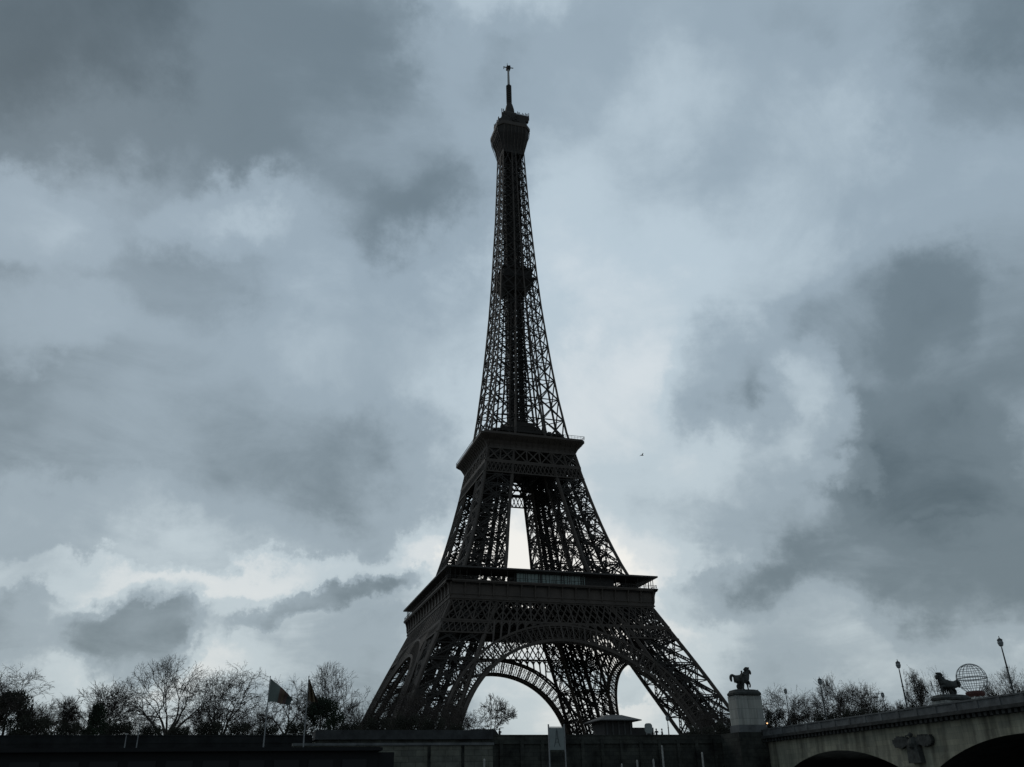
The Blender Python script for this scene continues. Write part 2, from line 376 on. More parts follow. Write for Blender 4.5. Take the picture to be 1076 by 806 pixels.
for p in chords(0): 
    r0 = [(p.x+sx*3.2, p.y+sy*3.2, -.5) for sx, sy in ((-1,-1),(1,-1),(1,1),(-1,1))]; r1 = [(p.x+.8+sx*2, p.y+.8+sy*2, 2.4) for sx, sy in ((-1,-1),(1,-1),(1,1),(-1,1))]
    mb.loft([r0, r1])
mb.build('masonry_base', M['masonry'], lg)
four(lg, tower)
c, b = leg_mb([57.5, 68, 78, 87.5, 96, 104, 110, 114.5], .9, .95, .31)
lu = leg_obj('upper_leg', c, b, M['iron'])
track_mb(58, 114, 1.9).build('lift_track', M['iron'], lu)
four(lu, tower)
# shaft above the second platform
zz = [116.0]
while zz[-1] < 258: zz.append(zz[-1] + 2.5 + .47*W(zz[-1]))
zz[-1] = 266
c, b = leg_mb(zz, lambda z: interp(z, [(116, .66), (190, .5), (266, .36)]), .5, .15, sub=False, solid=True)
sh = leg_obj('shaft_leg', c, b, M['iron'])
four(sh, tower)
tb = MB()
for z in zz[1:]:
    w_, i_ = W(z), I(z)
    for s in (-1, 1):
        for (u, v) in ((i_, s*w_), (i_, s*i_)):
            tb.girder((-u, v, z), (u, v, z), (0, 0, 1), .5, .2); tb.girder((v, -u, z), (v, u, z), (0, 0, 1), .5, .2)
for a, e in zip(zz, zz[1:]):
    if a < 150: continue
    for s in (-1, 1):
        for k in (-1, 1):
            tb.bar((-k*I(a), s*W(a), a), (k*I(e), s*W(e), e), .22); tb.bar((s*W(a), -k*I(a), a), (s*W(e), k*I(e), e), .22)
tb.build('cross_ties', M['iron'], tower)
# lift shafts and guide columns in the middle
lb = MB(); z = 117.0
while z < 268:
    e = z + 2.6
    for (hx, off) in ((1.5, -1.9), (1.5, 1.9)):
        P4 = [V(off-hx, -2.3, 0), V(off+hx, -2.3, 0), V(off+hx, 2.3, 0), V(off-hx, 2.3, 0)]
        for k in range(4):
            A, B_ = P4[k], P4[(k+1) % 4]
            lb.bar(A+V(0, 0, z), A+V(0, 0, e), .38); lb.bar(A+V(0, 0, z), B_+V(0, 0, z), .3); lb.bar(A+V(0, 0, z), B_+V(0, 0, e), .26); lb.bar(B_+V(0, 0, z), A+V(0, 0, e), .26)
    k = int(z) % 2
    lb.bar((-.9, -.6, z), (.9, -.6, e), .9, .2); lb.bar((.9, .6, z), (-.9, .6, e), .9, .2)
    z = e
lb.build('lift_shaft', M['iron'], tower)
gb = MB()
for x in (-2.0, 2.0):
    gb.box(x-.85, x+.85, -.7, .7, 117, 200); gb.box(x-.55, x+.55, -.5, .5, 200, 272)
gb.build('guide_column', M['panel'], tower)
# intermediate platform at 196 m
def octo(w_, c_, z): return [(-w_+c_, -w_, z), (w_-c_, -w_, z), (w_, -w_+c_, z), (w_, w_-c_, z), (w_-c_, w_, z), (-w_+c_, w_, z), (-w_, w_-c_, z), (-w_, -w_+c_, z)]
ip = MB(); ip.box(-7.3, 7.3, -7.3, 7.3, 193.2, 194.2); ip.box(-6.2, 6.2, -6.2, 6.2, 194.2, 198.2); ip.box(-6.7, 6.7, -6.7, 6.7, 198.2, 199)
ip.loft([octo(4.2, .4, 188.6), octo(7.0, .6, 193.2)])
for k in range(13):
    t = -6.3 + k*1.05
    for s in (-6.3, 6.3): ip.bar((t, s, 194), (t, s, 195.2), .1); ip.bar((s, t, 194), (s, t, 195.2), .1)
for s in (-6.3, 6.3): ip.bar((-6.3, s, 195.2), (6.3, s, 195.2), .12); ip.bar((s, -6.3, 195.2), (s, 6.3, 195.2), .12)
ip.build('intermediate_platform', M['iron'], tower)

# arches: one on each face, in the inclined plane of the face
ZC, RI, RO = 2.0, 37.5, 42.4
def fy(z, back=0.0): return -(W(z) + .55) + back
def ap(r, a, back=0.0): z = ZC + r*math.sin(a); return V(r*math.cos(a), fy(z, back), z)
arch = MB(); web = MB()
n = 64; A0 = R(4.5); st = (math.pi-2*A0)/n
for back in (0.0, 3.0):
    for k in range(n):
        a, e = A0+st*k, A0+st*(k+1)
        for r, t in ((RI, .85), (RO, .62), (RI+.9, .16), (RO-.8, .16))[:4 if back == 0 else 2]: arch.bar(ap(r, a, back), ap(r, e, back), t)
        web.bar(ap(RI, a, back), ap(RO, a, back), .40 if k % 2 == 0 else .2)
        if back == 0.0: web.bar(ap(RI+.9, a, back), ap(RO-.8, e, back), .13); web.bar(ap(RI+.9, e, back), ap(RO-.8, a, back), .13)
for k in range(n+1):
    a = A0+st*k
    web.bar(ap(RI, a, 0), ap(RI, a, 3), .2); web.bar(ap(RO, a, 0), ap(RO, a, 3), .2)
    if k < n: web.bar(ap(RI, a, 0), ap(RI, a+st, 3), .14)
ao = arch.build('arch', M['iron2'], tower); web.build('arch_lattice', M['iron2'], ao)
# spandrel: arched openings between the ring and the girder
sp = MB(); ZB = 44.9
for s in (-1, 1):
    xs = [6.5, 9.2, 12, 14.8, 17.6, 20.4, 23.0]
    prev = None
    for x in xs:
        a = math.atan2(math.sqrt(max(RO**2 - x*x, 0)), x*1.0)
        z0 = ZC + math.sqrt(RO**2-x*x); x1 = x*.93
        p0, p1 = V(s*x, fy(z0), z0), V(s*x1, fy(ZB), ZB)
        sp.bar(p0, p1, .5)
        if prev and p1.z-p0.z > .8:
            q0, q1 = prev; h = p1.z - p0.z
            for j in range(8):                       # arched head
                def pt(u): xx = q1.x+(p1.x-q1.x)*u; zz_ = ZB-.1-1.3*(1-math.sin(math.pi*u))*min(1, h/2.5); return V(xx + (p0.x-p1.x)*(ZB-zz_)/max(h, 1), fy(zz_), zz_)
                sp.bar(pt(j/8), pt((j+1)/8), .42)
        prev = (p0, p1)
sp.build('spandrel', M['iron2'], ao)
four(ao, tower)

# first platform
fp = empty('first_platform', (0, 0, 0), None, None); fp.parent = tower
def band(mb, z0, z1, xfun, cell, t, off=.5, double=True, vert=True):
    """lattice band in the inclined plane of the front face"""
    xa0, xb0 = xfun(z0); xa1, xb1 = xfun(z1); n = max(1, round((xb0-xa0)/cell))
    def p(u, z): a = xa0+(xa1-xa0)*(z-z0)/(z1-z0); b_ = xb0+(xb1-xb0)*(z-z0)/(z1-z0); return V(a+(b_-a)*u, -(W(z)+off), z)
    mb.bar(p(0, z0), p(1, z0), t*1.7); mb.bar(p(0, z1), p(1, z1), t*1.7)
    for k in range(n):
        u, v = k/n, (k+1)/n
        mb.bar(p(u, z0), p(v, z1), t); mb.bar(p(v, z0), p(u, z1), t)
        if double:
            m_, zm = (u+v)/2, (z0+z1)/2
            mb.bar(p(u, zm), p(m_, z1), t*.8); mb.bar(p(m_, z1), p(v, zm), t*.8); mb.bar(p(u, zm), p(m_, z0), t*.8); mb.bar(p(m_, z0), p(v, zm), t*.8)
        if vert: mb.bar(p(u, z0), p(u, z1), t*1.1)
g1 = MB(); band(g1, 45.0, 51.9, lambda z: (-W(z)-.4, W(z)+.4), 4.7, .34)
for s in (-1, 1):
    band(g1, 41.0, 44.4, (lambda z: (-W(z)-.4, -I(z)+2.2)) if s < 0 else (lambda z: (I(z)-2.2, W(z)+.4)), 1.9, .24, double=False, vert=False)
go = g1.build('girder_frieze', M['iron2'], fp); four(go, fp)
ig = MB()                                   # inner girders and floor beams under the deck
for s in (-10, 10, -17, 17, -24, 24, -30, 30):
    for (a, e) in (((-33, s), (33, s)), ((s, -33), (s, 33))):
        n = 15
        for k in range(n):
            p = V(*a, 0).lerp(V(*e, 0), k/n); q = V(*a, 0).lerp(V(*e, 0), (k+1)/n)
            ig.bar(p+V(0, 0, 50.5), q+V(0, 0, 56.5), .34); ig.bar(p+V(0, 0, 56.5), q+V(0, 0, 50.5), .34); ig.bar(p+V(0, 0, 50.5), p+V(0, 0, 56.5), .3)
        ig.bar(V(*a, 50.5), V(*e, 50.5), .6); ig.bar(V(*a, 56.5), V(*e, 56.5), .6)
ig.build('floor_beams', M['iron'], fp)
def frame(mb, w_, h_, z0, z1):
    mb.box(-w_, w_, -w_, -h_, z0, z1); mb.box(-w_, w_, h_, w_, z0, z1); mb.box(-w_, -h_, -h_, h_, z0, z1); mb.box(h_, w_, -h_, h_, z0, z1)
dk = MB(); frame(dk, 35.0, 9.5, 56.6, 57.5); dk.build('deck', M['panel'], fp)
fr = MB(); cn = MB()
fr.box(-34.75, 34.75, -34.75, -34.35, 52.1, 56.9)
fr.box(-34.95, 34.95, -34.98, -34.75, 53.45, 53.75); fr.box(-34.95, 34.95, -35.0, -34.75, 52.1, 52.5)
fr.box(-35.9, 35.9, -35.9, -34.35, 57.0, 57.35); fr.box(-36.1, 36.1, -36.1, -34.35, 57.35, 57.85)
prof = [(-34.7, 52.6), (-35.1, 53.6), (-35.2, 55.2), (-35.5, 56.3), (-35.85, 57.0), (-34.7, 57.0)]
cn.loft([[(-.22, y, z) for y, z in prof], [(.22, y, z) for y, z in prof]])
spread_four(cn, 'console', M['iron2'], fp, [-34.6 + k*69.2/15 for k in range(16)])
fo = fr.build('cornice', M['iron2'], fp); four(fo, fp)
rl = MB(); n = 46
for k in range(n+1): x = -35.7 + 71.4*k/n; rl.bar((x, -35.8, 57.85), (x, -35.8, 58.95), .07)
rl.bar((-35.8, -35.8, 58.95), (35.8, -35.8, 58.95), .12); rl.bar((-35.8, -35.8, 58.4), (35.8, -35.8, 58.4), .07)
ro = rl.build('railing', M['iron'], fp); four(ro, fp)
spread_four(MB().bar((0, -35.0, 57.5), (0, -35.0, 61.6), .17), 'gallery_post', M['iron'], fp, [-34.8, -33.2, -31.6, -29.4, -25, -21.4, -16, -10, -5, 0, 5, 10, 16, 21.4, 25, 29.4, 31.6, 33.2])
spread_four(MB().bar((0, -30.2, 57.5), (0, -30.2, 61.6), .34), 'inner_post', M['iron'], fp, [-29, -22, 22, 29])
cp = MB()
o1 = [(-36.3, -36.3), (36.3, -36.3), (30, -29.6), (-30, -29.6)]
cp.loft([[(x, y, 61.55 if i < 2 else 60.7) for i, (x, y) in enumerate(o1)], [(x, y, 62.05 if i < 2 else 62.5) for i, (x, y) in enumerate(o1)]])
cpo = cp.build('gallery_canopy', M['roof'], fp); four(cpo, fp)
# pavilions behind the gallery
pv = MB(); pv.box(-13.2, 21.5, -33.2, -25, 57.5, 61.5); pv.box(-12.6, -10, -32, -26, 61.5, 62.8)
pvo = pv.build('pavilion', M['panel'], fp)
gl = MB(); gl.box(-12.6, 11.2, -33.4, -33.21, 58.5, 61.2); glo = gl.build('pavilion_glazing', M['glass'], fp)
ml = MB()
for k in range(20):
    x = -12.6 + 23.8*k/19; ml.box(x-.06, x+.06, -33.52, -33.41, 58.45, 61.25)
for x in (-12.6, -5, -4.2, 2.9, 3.7, 9.6, 10.4, 11.2): ml.box(x-.14, x+.14, -33.55, -33.41, 58.4, 61.3)
ml.build('pavilion_mullions', M['panel'], fp)
for k in (1, 2, 3):
    c_ = MB().box(-15, 15, -32.5, -22, 57.5, 61.6).build('pavilion', M['panel'], fp); c_.rotation_euler = (0, 0, k*math.pi/2)

# second platform
s2 = empty('second_platform', (0, 0, 0), None, None); s2.parent = tower
g2 = MB(); band(g2, 105.6, 111.0, lambda z: (-W(z)-.3, W(z)+.3), 5.1, .42, off=.4, double=False)
band(g2, 101.0, 105.0, lambda z: (-W(z)-.3, W(z)+.3), 1.6, .26, off=.4, double=False, vert=False)
go = g2.build('girder_frieze', M['iron2'], s2); four(go, s2)
pl = MB(); pl.loft([octo(17.1, .6, 111.1), octo(17.35, .8, 112.3), octo(18.1, 1.0, 113.6), octo(19.4, 1.3, 114.7), octo(20.1, 1.5, 115.3), octo(20.2, 1.5, 115.35), octo(20.2, 1.5, 116.2), octo(19.9, 1.5, 116.25)])
pl.build('platform_cornice', M['iron2'], s2)
prof = [(-17.1, 111.3), (-17.6, 112.3), (-18.4, 113.5), (-19.7, 114.7), (-20.15, 115.3), (-17.0, 115.3)]
spread_four(MB().loft([[(-.1, y, z) for y, z in prof], [(.1, y, z) for y, z in prof]]), 'console', M['iron2'], s2, [-17 + 34*k/16 for k in range(17)])
rr_ = MB()
for k in range(33): x = -19.6+39.2*k/32; rr_.bar((x, -19.9, 116.2), (x, -19.9, 117.5), .07)
rr_.bar((-19.8, -19.9, 117.5), (19.8, -19.9, 117.5), .12); rr_.bar((-19.8, -19.9, 116.9), (19.8, -19.9, 116.9), .07)
ro = rr_.build('railing', M['iron'], s2); four(ro, s2)
us = MB(); us.box(-13, 13, -13, 13, 116.3, 119.6); us.box(-14, 14, -14, 14, 119.6, 120.1); us.box(-9, 9, -9, 9, 120.1, 123.4); us.box(-5.5, 5.5, -5.5, 5.5, 123.4, 127.5)
for k in range(30):
    x, y = rnd.uniform(-12.5, 12.5), rnd.uniform(-12.5, 12.5); h = rnd.uniform(.8, 3)*(1 if max(abs(x), abs(y)) > 9 else 1.8); us.box(x-.7, x+.7, y-.7, y+.7, 120.0, 120.2+h)
us.build('upper_pavilion', M['iron'], s2)
bb = MB()
for s in (-6, 6, -12, 12):
    for (a, e) in (((-17, s), (17, s)), ((s, -17), (s, 17))):
        for k in range(9):
            p = V(*a, 0).lerp(V(*e, 0), k/9); q = V(*a, 0).lerp(V(*e, 0), (k+1)/9)
            bb.bar(p+V(0, 0, 105.6), q+V(0, 0, 110.8), .36); bb.bar(p+V(0, 0, 110.8), q+V(0, 0, 105.6), .36)
        bb.bar(V(*a, 105.6), V(*e, 105.6), .6)
bb.build('floor_beams', M['iron'], s2)

# summit
su = empty('summit', (0, 0, 0), None, None); su.parent = tower
cb = MB(); cb.loft([octo(5.0, .5, 262.5), octo(5.4, .9, 266.5), octo(6.3, 1.6, 269.8), octo(7.3, 2.2, 272.8), octo(7.7, 2.4, 276.2)])
cb.build('cabin_cove', M['iron'], su)
rb = MB()
for k in range(7):
    x = -5.2+10.4*k/6
    for (a, e) in (((-5.1, 264), (-6.4, 269.8)), ((-6.4, 269.8), (-7.4, 272.8)), ((-7.4, 272.8), (-7.85, 276))): rb.bar((x*.85 if a[0] > -6 else x, a[0]-.1, a[1]), (x, e[0]-.1, e[1]), .25)
rbo = rb.build('rib', M['iron2'], su); four(rbo, su)
fa = MB(); fa.loft([octo(7.9, 2.4, 276.3), octo(8.05, 2.4, 276.6), octo(8.05, 2.4, 278.2), octo(7.8, 2.4, 278.5)]); fa.build('fascia', M['iron2'], su)
ca = MB(); ca.loft([octo(7.2, 2.2, 278.5), octo(7.0, 2.2, 281.6), octo(5.6, 1.8, 282.4), octo(5.2, 1.6, 284.5), octo(3.6, 1.2, 286), octo(3.2, 1.0, 288.6), octo(2.2, .7, 290), octo(1.9, .6, 293), octo(1.3, .4, 296.2)])
ca.build('upper_cabin', M['iron'], su)
eq = MB()
for k in range(58):
    a = 2*math.pi*k/58; r_ = 7.1; x, y = r_*math.cos(a), r_*math.sin(a); h = rnd.choice((1.8, 2.6, 3.6, 5.2)); z0 = 278.5
    eq.bar((x, y, z0), (x*1.04, y*1.04, z0+h), .28)
    if rnd.random() < .5: eq.box(x-.45, x+.45, y-.45, y+.45, z0+h*.4, z0+h*.4+1.5)
for k in range(34):
    a = rnd.uniform(0, 6.28); r_ = rnd.uniform(4.5, 6.6); x, y = r_*math.cos(a), r_*math.sin(a); h = rnd.uniform(2.5, 5.5)
    eq.bar((x, y, 281.5), (x, y, 282+h), .32); 
    if rnd.random() < .6: eq.box(x-.4, x+.4, y-.4, y+.4, 282+h*.4, 282+h*.4+1.1)
for k in range(14):
    x = 1.5 + k*.48; eq.bar((x, -5, 284.0), (x, -5, 287.4+rnd.uniform(-.6, .9)), .24)
eq.box(1.2, 7.6, -5.6, -4.2, 282.4, 285.9); eq.bar((8.0, -5, 284), (8.0, -5, 288.6), .25); eq.bar((8, -5, 284.6), (5, -5, 281), .25)
for k in range(6): eq.bar((-5+k*.4, -4, 282), (-5+k*.4, -4, 287.6+rnd.uniform(-1, 1.8)), .34)
eq.build('antenna_array', M['iron'], su)
ms = MB(); ms.tube([(0, 0, 295.5), (0, 0, 299), (0, 0, 308.8)], [1.35, 1.2, 1.05], 8)
for k in range(9):
    z = 297.5+k*1.25
    ms.lathe((0, 0, z), [(1.2, 0), (1.36, .1), (1.36, .85), (1.2, .95)], 10)
ms.build('antenna_mast', M['iron'], su)
MB().tube([(0, 0, 308.8), (0, 0, 320)], [.62, .5], 8).build('mast_tip', M['mast'], su)
ct = MB(); ct.box(-.9, .9, -.9, .9, 319.4, 321.4); ct.bar((-2.4, 0, 320.6), (2.6, 0, 321.2), .32); ct.bar((0, -2.2, 320), (0, 2.2, 321.6), .32); ct.bar((-2.3, 0, 319.4), (-2.3, 0, 321), .3); ct.bar((-.4, 0, 321.3), (-.5, 0, 323.6), .2); ct.bar((.8, 0, 321.3), (1.0, 0, 322.3), .4)
ct.build('tip_aerial', M['iron'], su)

# ---------------------------------------------------------------- quay walls
qw = empty('quay_wall', (-60, QY, -4), 'long dark stone quay wall below the tower, topped by a low parapet', 'wall')
def part(mb, name, m, parent):          # world-space mesh under an empty
    o = mb.build(name, m, parent); o.location = -Vector(parent.location); return o
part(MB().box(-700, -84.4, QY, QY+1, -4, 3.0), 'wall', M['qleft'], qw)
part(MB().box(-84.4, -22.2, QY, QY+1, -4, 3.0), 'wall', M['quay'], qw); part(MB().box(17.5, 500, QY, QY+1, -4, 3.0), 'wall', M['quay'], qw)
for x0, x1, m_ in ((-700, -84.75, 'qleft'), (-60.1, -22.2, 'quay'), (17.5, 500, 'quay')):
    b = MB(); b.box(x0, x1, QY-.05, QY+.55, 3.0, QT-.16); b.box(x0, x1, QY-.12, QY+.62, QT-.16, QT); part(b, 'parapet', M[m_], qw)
for k in range(12): x = -58.3+k*3.14; part(MB().box(x, x+.5, QY-.3, QY-.005, -4, 3.3), 'pilaster', M['quay'], qw)
part(MB().box(-59, -22.3, QY-.2, QY-.01, 2.72, 3.0), 'string_course', M['quay'], qw)
bt = empty('masonry_block', (-73, QY-2, 3), 'long grey masonry block capping the quay wall left of the sign', 'wall')
b = MB(); b.box(-84.3, -60.6, QY-3.2, QY-.3, -3.9, 3.2); part(b, 'base', M['quay'], bt)
b = MB(); b.box(-84.7, -60.2, QY-3.5, QY-.2, 3.2, 4.38); part(b, 'coping', M['block'], bt)
rw = empty('ramp_wall', (-70, -178, -4), 'pale stone ramp wall in front of the quay, beside the black barge', 'wall')
b = MB(); b.box(-88, -62.7, -178, -177, -4, 1.95); part(b, 'wall', M['quay2'], rw)
b = MB(); b.box(-88.1, -62.55, -178.2, -176.9, 1.95, 2.25); part(b, 'coping', M['stone2'], rw)
b = MB()
for x in (-71.3, -66.9): b.box(x, x+.35, -178.14, -178.002, -4, 1.95)
part(b, 'buttress', M['quay'], rw)

# ---------------------------------------------------------------- bridge
BX = -17.5
br = empty('stone_bridge', (BX, -172, -7), 'pale stone arch bridge with stained spandrels and shaded cornice on the right', 'bridge')
cen = [-187.2 - 31.3*k for k in range(5)]; HS, RISE, ZA = 14.0, 3.4, .55
RAD = (HS*HS + RISE*RISE)/(2*RISE)
def arcz(dy): return ZA - RAD + math.sqrt(RAD*RAD-dy*dy)
for X0, sgn in ((BX, 1), (-BX, -1)):
    b = MB()
    ys = []; y = -171.6; bot = []
    samples = [(-171.6, -7.5)]
    for cc in cen:
        samples.append((cc+HS, -7.5))
        for k in range(29): dy = HS - k; samples.append((cc+dy, arcz(min(abs(dy), HS-.001))))
        samples.append((cc-HS, -7.5))
    samples.append((cen[-1]-HS-3, -7.5))
    i0 = len(b.v)
    for (y, z) in samples: b.v += [V(X0, y, z), V(X0, y, 2.55)]
    for k in range(len(samples)-1): a = i0+2*k; b.f.append((a, a+2, a+3, a+1) if sgn > 0 else (a, a+1, a+3, a+2))
    part(b, 'spandrel_wall', M['stone'], br)
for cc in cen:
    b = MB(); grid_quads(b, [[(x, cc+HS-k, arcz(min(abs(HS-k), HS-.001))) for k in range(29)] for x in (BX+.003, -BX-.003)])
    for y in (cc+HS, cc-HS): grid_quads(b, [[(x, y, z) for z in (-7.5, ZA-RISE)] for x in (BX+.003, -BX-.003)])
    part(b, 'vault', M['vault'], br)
for cc in cen[:3]:                          # ring of voussoirs standing proud of the face
    b = MB(); f_, r_ = [], []
    for k in range(29):
        y = cc+HS-k; z = arcz(min(abs(y-cc), HS-.001)); f_.append((y, z)); r_.append((y, z+.85))
    grid_quads(b, [[(BX-.08, y, z) for y, z in r_], [(BX-.08, y, z) for y, z in f_], [(BX-.002, y, z) for y, z in f_]]); grid_quads(b, [[(BX-.002, y, z) for y, z in r_], [(BX-.08, y, z) for y, z in r_]])
    part(b, 'arch_ring', M['stone'], br)
for cc in cen[:4]:
    y = cc-HS-1.65; b = MB()
    b.loft([[(BX-2.6*math.sin(a)-.002, y+1.65*math.cos(a), z) for a in [math.pi*j/10 for j in range(11)]] for z in (-7.5, -3.4)])
    b.loft([[(BX-(2.8*s_)*math.sin(a)-.002, y+(1.75*s_+.02)*math.cos(a), z) for a in [math.pi*j/10 for j in range(11)]] for z, s_ in ((-3.4, 1), (-3.0, 1), (-2.2, .25))])
    part(b, 'cutwater', M['stone2'], br)
b = MB(); b.box(BX+.01, -BX-.01, -330, -171.6, 2.45, 3.3); part(b, 'deck', M['asphalt'], br)
b = MB(); b.box(BX-.95, BX-.003, -330, -171.0, 3.0, 3.38); b.box(BX-.25, BX-.003, -330, -171.0, 2.62, 2.8)
k = 0; y = -171.4
while y > -240: b.box(BX-.75, BX-.004, y-.42, y, 2.55, 2.997); y -= .82
part(b, 'cornice', M['cornice'], br)
b = MB(); b.box(BX-.55, BX-.1, -330, -171.0, 3.38, 4.22); b.box(BX-.65, BX, -330, -171.0, 4.22, 4.38)
y = -173.0
while y > -240: b.box(BX-.62, BX-.551, y-.5, y, 3.381, 4.219); y -= 3.13
b.box(-BX+.1, -BX+.5, -330, -171, 3.3, 4.38)
part(b, 'parapet', M['stone2'], br)
def eagle(y):
    b = MB(); x = BX-.12
    b.loft([[(x+.1, y-1.05, -1.6), (x+.1, y+1.05, -1.6), (x+.1, y+.85, .3), (x+.1, y-.85, .3)], [(x-.6, y-1.05, -1.6), (x-.6, y+1.05, -1.6), (x-.6, y+.85, .3), (x-.6, y-.85, .3)]])
    b.lathe((x-.25, y, 0), [(.3, -.2), (.62, .1), (.7, .5), (.5, .95), (.25, 1.25)], 12)       # body
    b.lathe((x-.45, y, 1.2), [(.1, 0), (.3, .15), (.28, .38), (.08, .55)], 10); b.bar((x-.6, y+.2, 1.43), (x-.75, y+.55, 1.35), .14)
    for s in (-1, 1):
        for k in range(9):
            a = R(70 - k*14); Lf = (2.1 + .9*math.sin(math.pi*(k+1)/10))*rnd.uniform(.9, 1.1)
            p = V(x-.15, y+s*.45, .25+.08*k); q = p + V(-.05, s*math.cos(a)*Lf, math.sin(a)*Lf*.42)
            b.bar(p, q, .46, .5)
    return b
for cc in cen[:2]: part(eagle(cc-HS-1.65), 'eagle_relief', M['statue'], br)
ab = empty('bridge_abutment', (-20, -171, -4), 'dark stone bridge abutment under the horse statue pedestal', 'wall')
b = MB(); b.box(-22.2, BX-.6, -171.4, QY+1, -4, 4.0); b.box(BX-.6, -BX, -171.59, QY+1, -4, 3.29); part(b, 'wall', M['quay'], ab)

# ---------------------------------------------------------------- figures
def skin(name, verts, edges, radii, m, parent, sub=2, root=0):
    me = bpy.data.meshes.new(name); me.from_pydata(verts, edges, []); o = bpy.data.objects.new(name, me); C.objects.link(o)
    sk = o.modifiers.new('skin', 'SKIN'); sk.use_smooth_shade = True
    for i, r in enumerate(radii):
        me.skin_vertices[0].data[i].radius = (r, r) if not isinstance(r, tuple) else r
        me.skin_vertices[0].data[i].use_root = (i == root)
    ss = o.modifiers.new('sub', 'SUBSURF'); ss.levels = sub; ss.render_levels = sub
    dg = bpy.context.evaluated_depsgraph_get(); nm = bpy.data.meshes.new_from_object(o.evaluated_get(dg)); nm.name = name
    nm.materials.clear(); nm.materials.append(m)
    bpy.data.objects.remove(o); o = bpy.data.objects.new(name, nm); C.objects.link(o); o.parent = parent; return o
def chain_fig(chs):
    v, e, r = [], [], []; idx = {}
    for ch in chs:
        prev = None
        for it in ch:
            if isinstance(it, str): prev = idx[it]; continue
            nm, p, rad = it; v.append(p); r.append(rad); i = len(v)-1
            if nm: idx[nm] = i
            if prev is not None: e.append((prev, i))
            prev = i
    return v, e, r
def horse(parent, m, lift=1):
    chs = [[('pel', (-.78, 0, 1.5), (.56, .60)), ('bel', (-.15, 0, 1.42), (.52, .60)), ('che', (.45, 0, 1.5), (.52, .62)), (0, (.72, 0, 1.9), (.30, .48)), (0, (.88, 0, 2.28), (.22, .38)), (0, (1.05, 0, 2.55), (.18, .26)), (0, (1.28, 0, 2.45), (.17, .22)), (0, (1.36, 0, 2.2), .15), (0, (1.36, 0, 1.98), .12)],
      ['pel', (0, (-1.18, 0, 1.72), .17), (0, (-1.42, 0, 1.92), .2), (0, (-1.68, 0, 1.82), .24), (0, (-1.76, 0, 1.42), .22), (0, (-1.64, 0, 1.05), .1)]]
    for s, dx in ((-1, 0), (1, .28)):
        chs.append(['pel', (0, (-.88+dx*.3, s*.26, 1.15), .36), (0, (-.68+dx, s*.27, .9), .22), (0, (-1.06+dx, s*.27, .56), .13), (0, (-.96+dx, s*.27, .18), .09), (0, (-.86+dx, s*.27, .05), .12)])
    chs.append(['che', (0, (.52, -.24, 1.1), .26), (0, (.55, -.24, .72), .14), (0, (.55, -.24, .25), .09), (0, (.62, -.24, .05), .12)])
    chs.append(['che', (0, (.65, .24, 1.15), .24), (0, (1.12, .24, 1.08), .15), (0, (1.26, .24, .68), .10), (0, (1.12, .24, .4), .12)] if lift else ['che', (0, (.7, .2, 1.1), .22), (0, (.78, .22, .7), .14), (0, (.74, .22, .25), .09), (0, (.8, .22, .05), .12)])
    v, e, r = chain_fig(chs); skin('horse', v, e, r, m, parent)
    mn = MB()
    mn.tube([(.30, 0, 1.98), (.42, 0, 2.25), (.55, 0, 2.55), (.78, 0, 2.78), (1.0, 0, 2.80), (1.15, 0, 2.70)], [.08, .2, .23, .2, .15, .06], 10)
    for s in (-.09, .09): mn.bar((1.12, s, 2.7), (1.15, s, 2.92), .09)
    mn.bar((-.55, 0, .1), (-.25, 0, 1.2), .42, .5)
    mn.build('mane', m, parent, smooth=False)
def man(parent, m, loc, name='warrior', arm=0.6, h=1.0):
    x, y, z = loc
    P_ = lambda a, b_, c_: (x+a*h, y+b_*h, z+c_*h)
    chs = [[('pel', P_(0, 0, 1.0), (.17*h, .13*h)), (0, P_(0, 0, 1.2), (.16*h, .12*h)), ('che', P_(0, 0, 1.42), (.2*h, .13*h)), (0, P_(0, 0, 1.56), .06*h), (0, P_(.01, 0, 1.68), .1*h), (0, P_(.01, 0, 1.79), .095*h)],
      ['che', (0, P_(0, .22, 1.45), .075*h), (0, P_(.05, .3, 1.18), .055*h), (0, P_(.15, .28, .95), .04*h), (0, P_(.2, .27, .88), .045*h)],
      ['che', (0, P_(0, -.22, 1.45), .075*h), (0, P_(arm*.4, -.28, 1.28), .055*h), (0, P_(arm*.75, -.2, 1.4), .04*h), (0, P_(arm*.9, -.17, 1.44), .045*h)],
      ['pel', (0, P_(0, .1, .85), .1*h), (0, P_(.04, .12, .5), .07*h), (0, P_(0, .12, .08), .05*h), (0, P_(.13, .13, .04), .05*h)],
      ['pel', (0, P_(0, -.1, .85), .1*h), (0, P_(.02, -.12, .5), .07*h), (0, P_(-.08, -.13, .08), .05*h), (0, P_(.05, -.14, .04), .05*h)]]
    v, e, r = chain_fig(chs); return skin(name, v, e, r, m, parent)
ST = (-19.5, -170.0, 10.1)
s1 = empty('horse_statue', ST, 'dark statue of a man beside a horse on tall pale pedestal at bridge end', 'statue', 'horse statues at the bridge')
horse(s1, M['statue']); man(s1, M['statue'], (-.42, -.72, 0), h=1.34)
b = MB(); b.loft([[(.0+(1.95+d)*math.copysign(abs(math.cos(t))**.35, math.cos(t)), .05+(1.1+d)*math.copysign(abs(math.sin(t))**.35, math.sin(t)), z) for t in [2*math.pi*(j+.5)/16 for j in range(16)]] for d, z in ((0, -.69), (.14, -.6), (.16, -.35), (.0, -.2), (-.12, .0), (-.5, .1))])
plinth = b.build('plinth', M['statue'], s1)
s1.scale = (1.17, 1.17, 1.2)
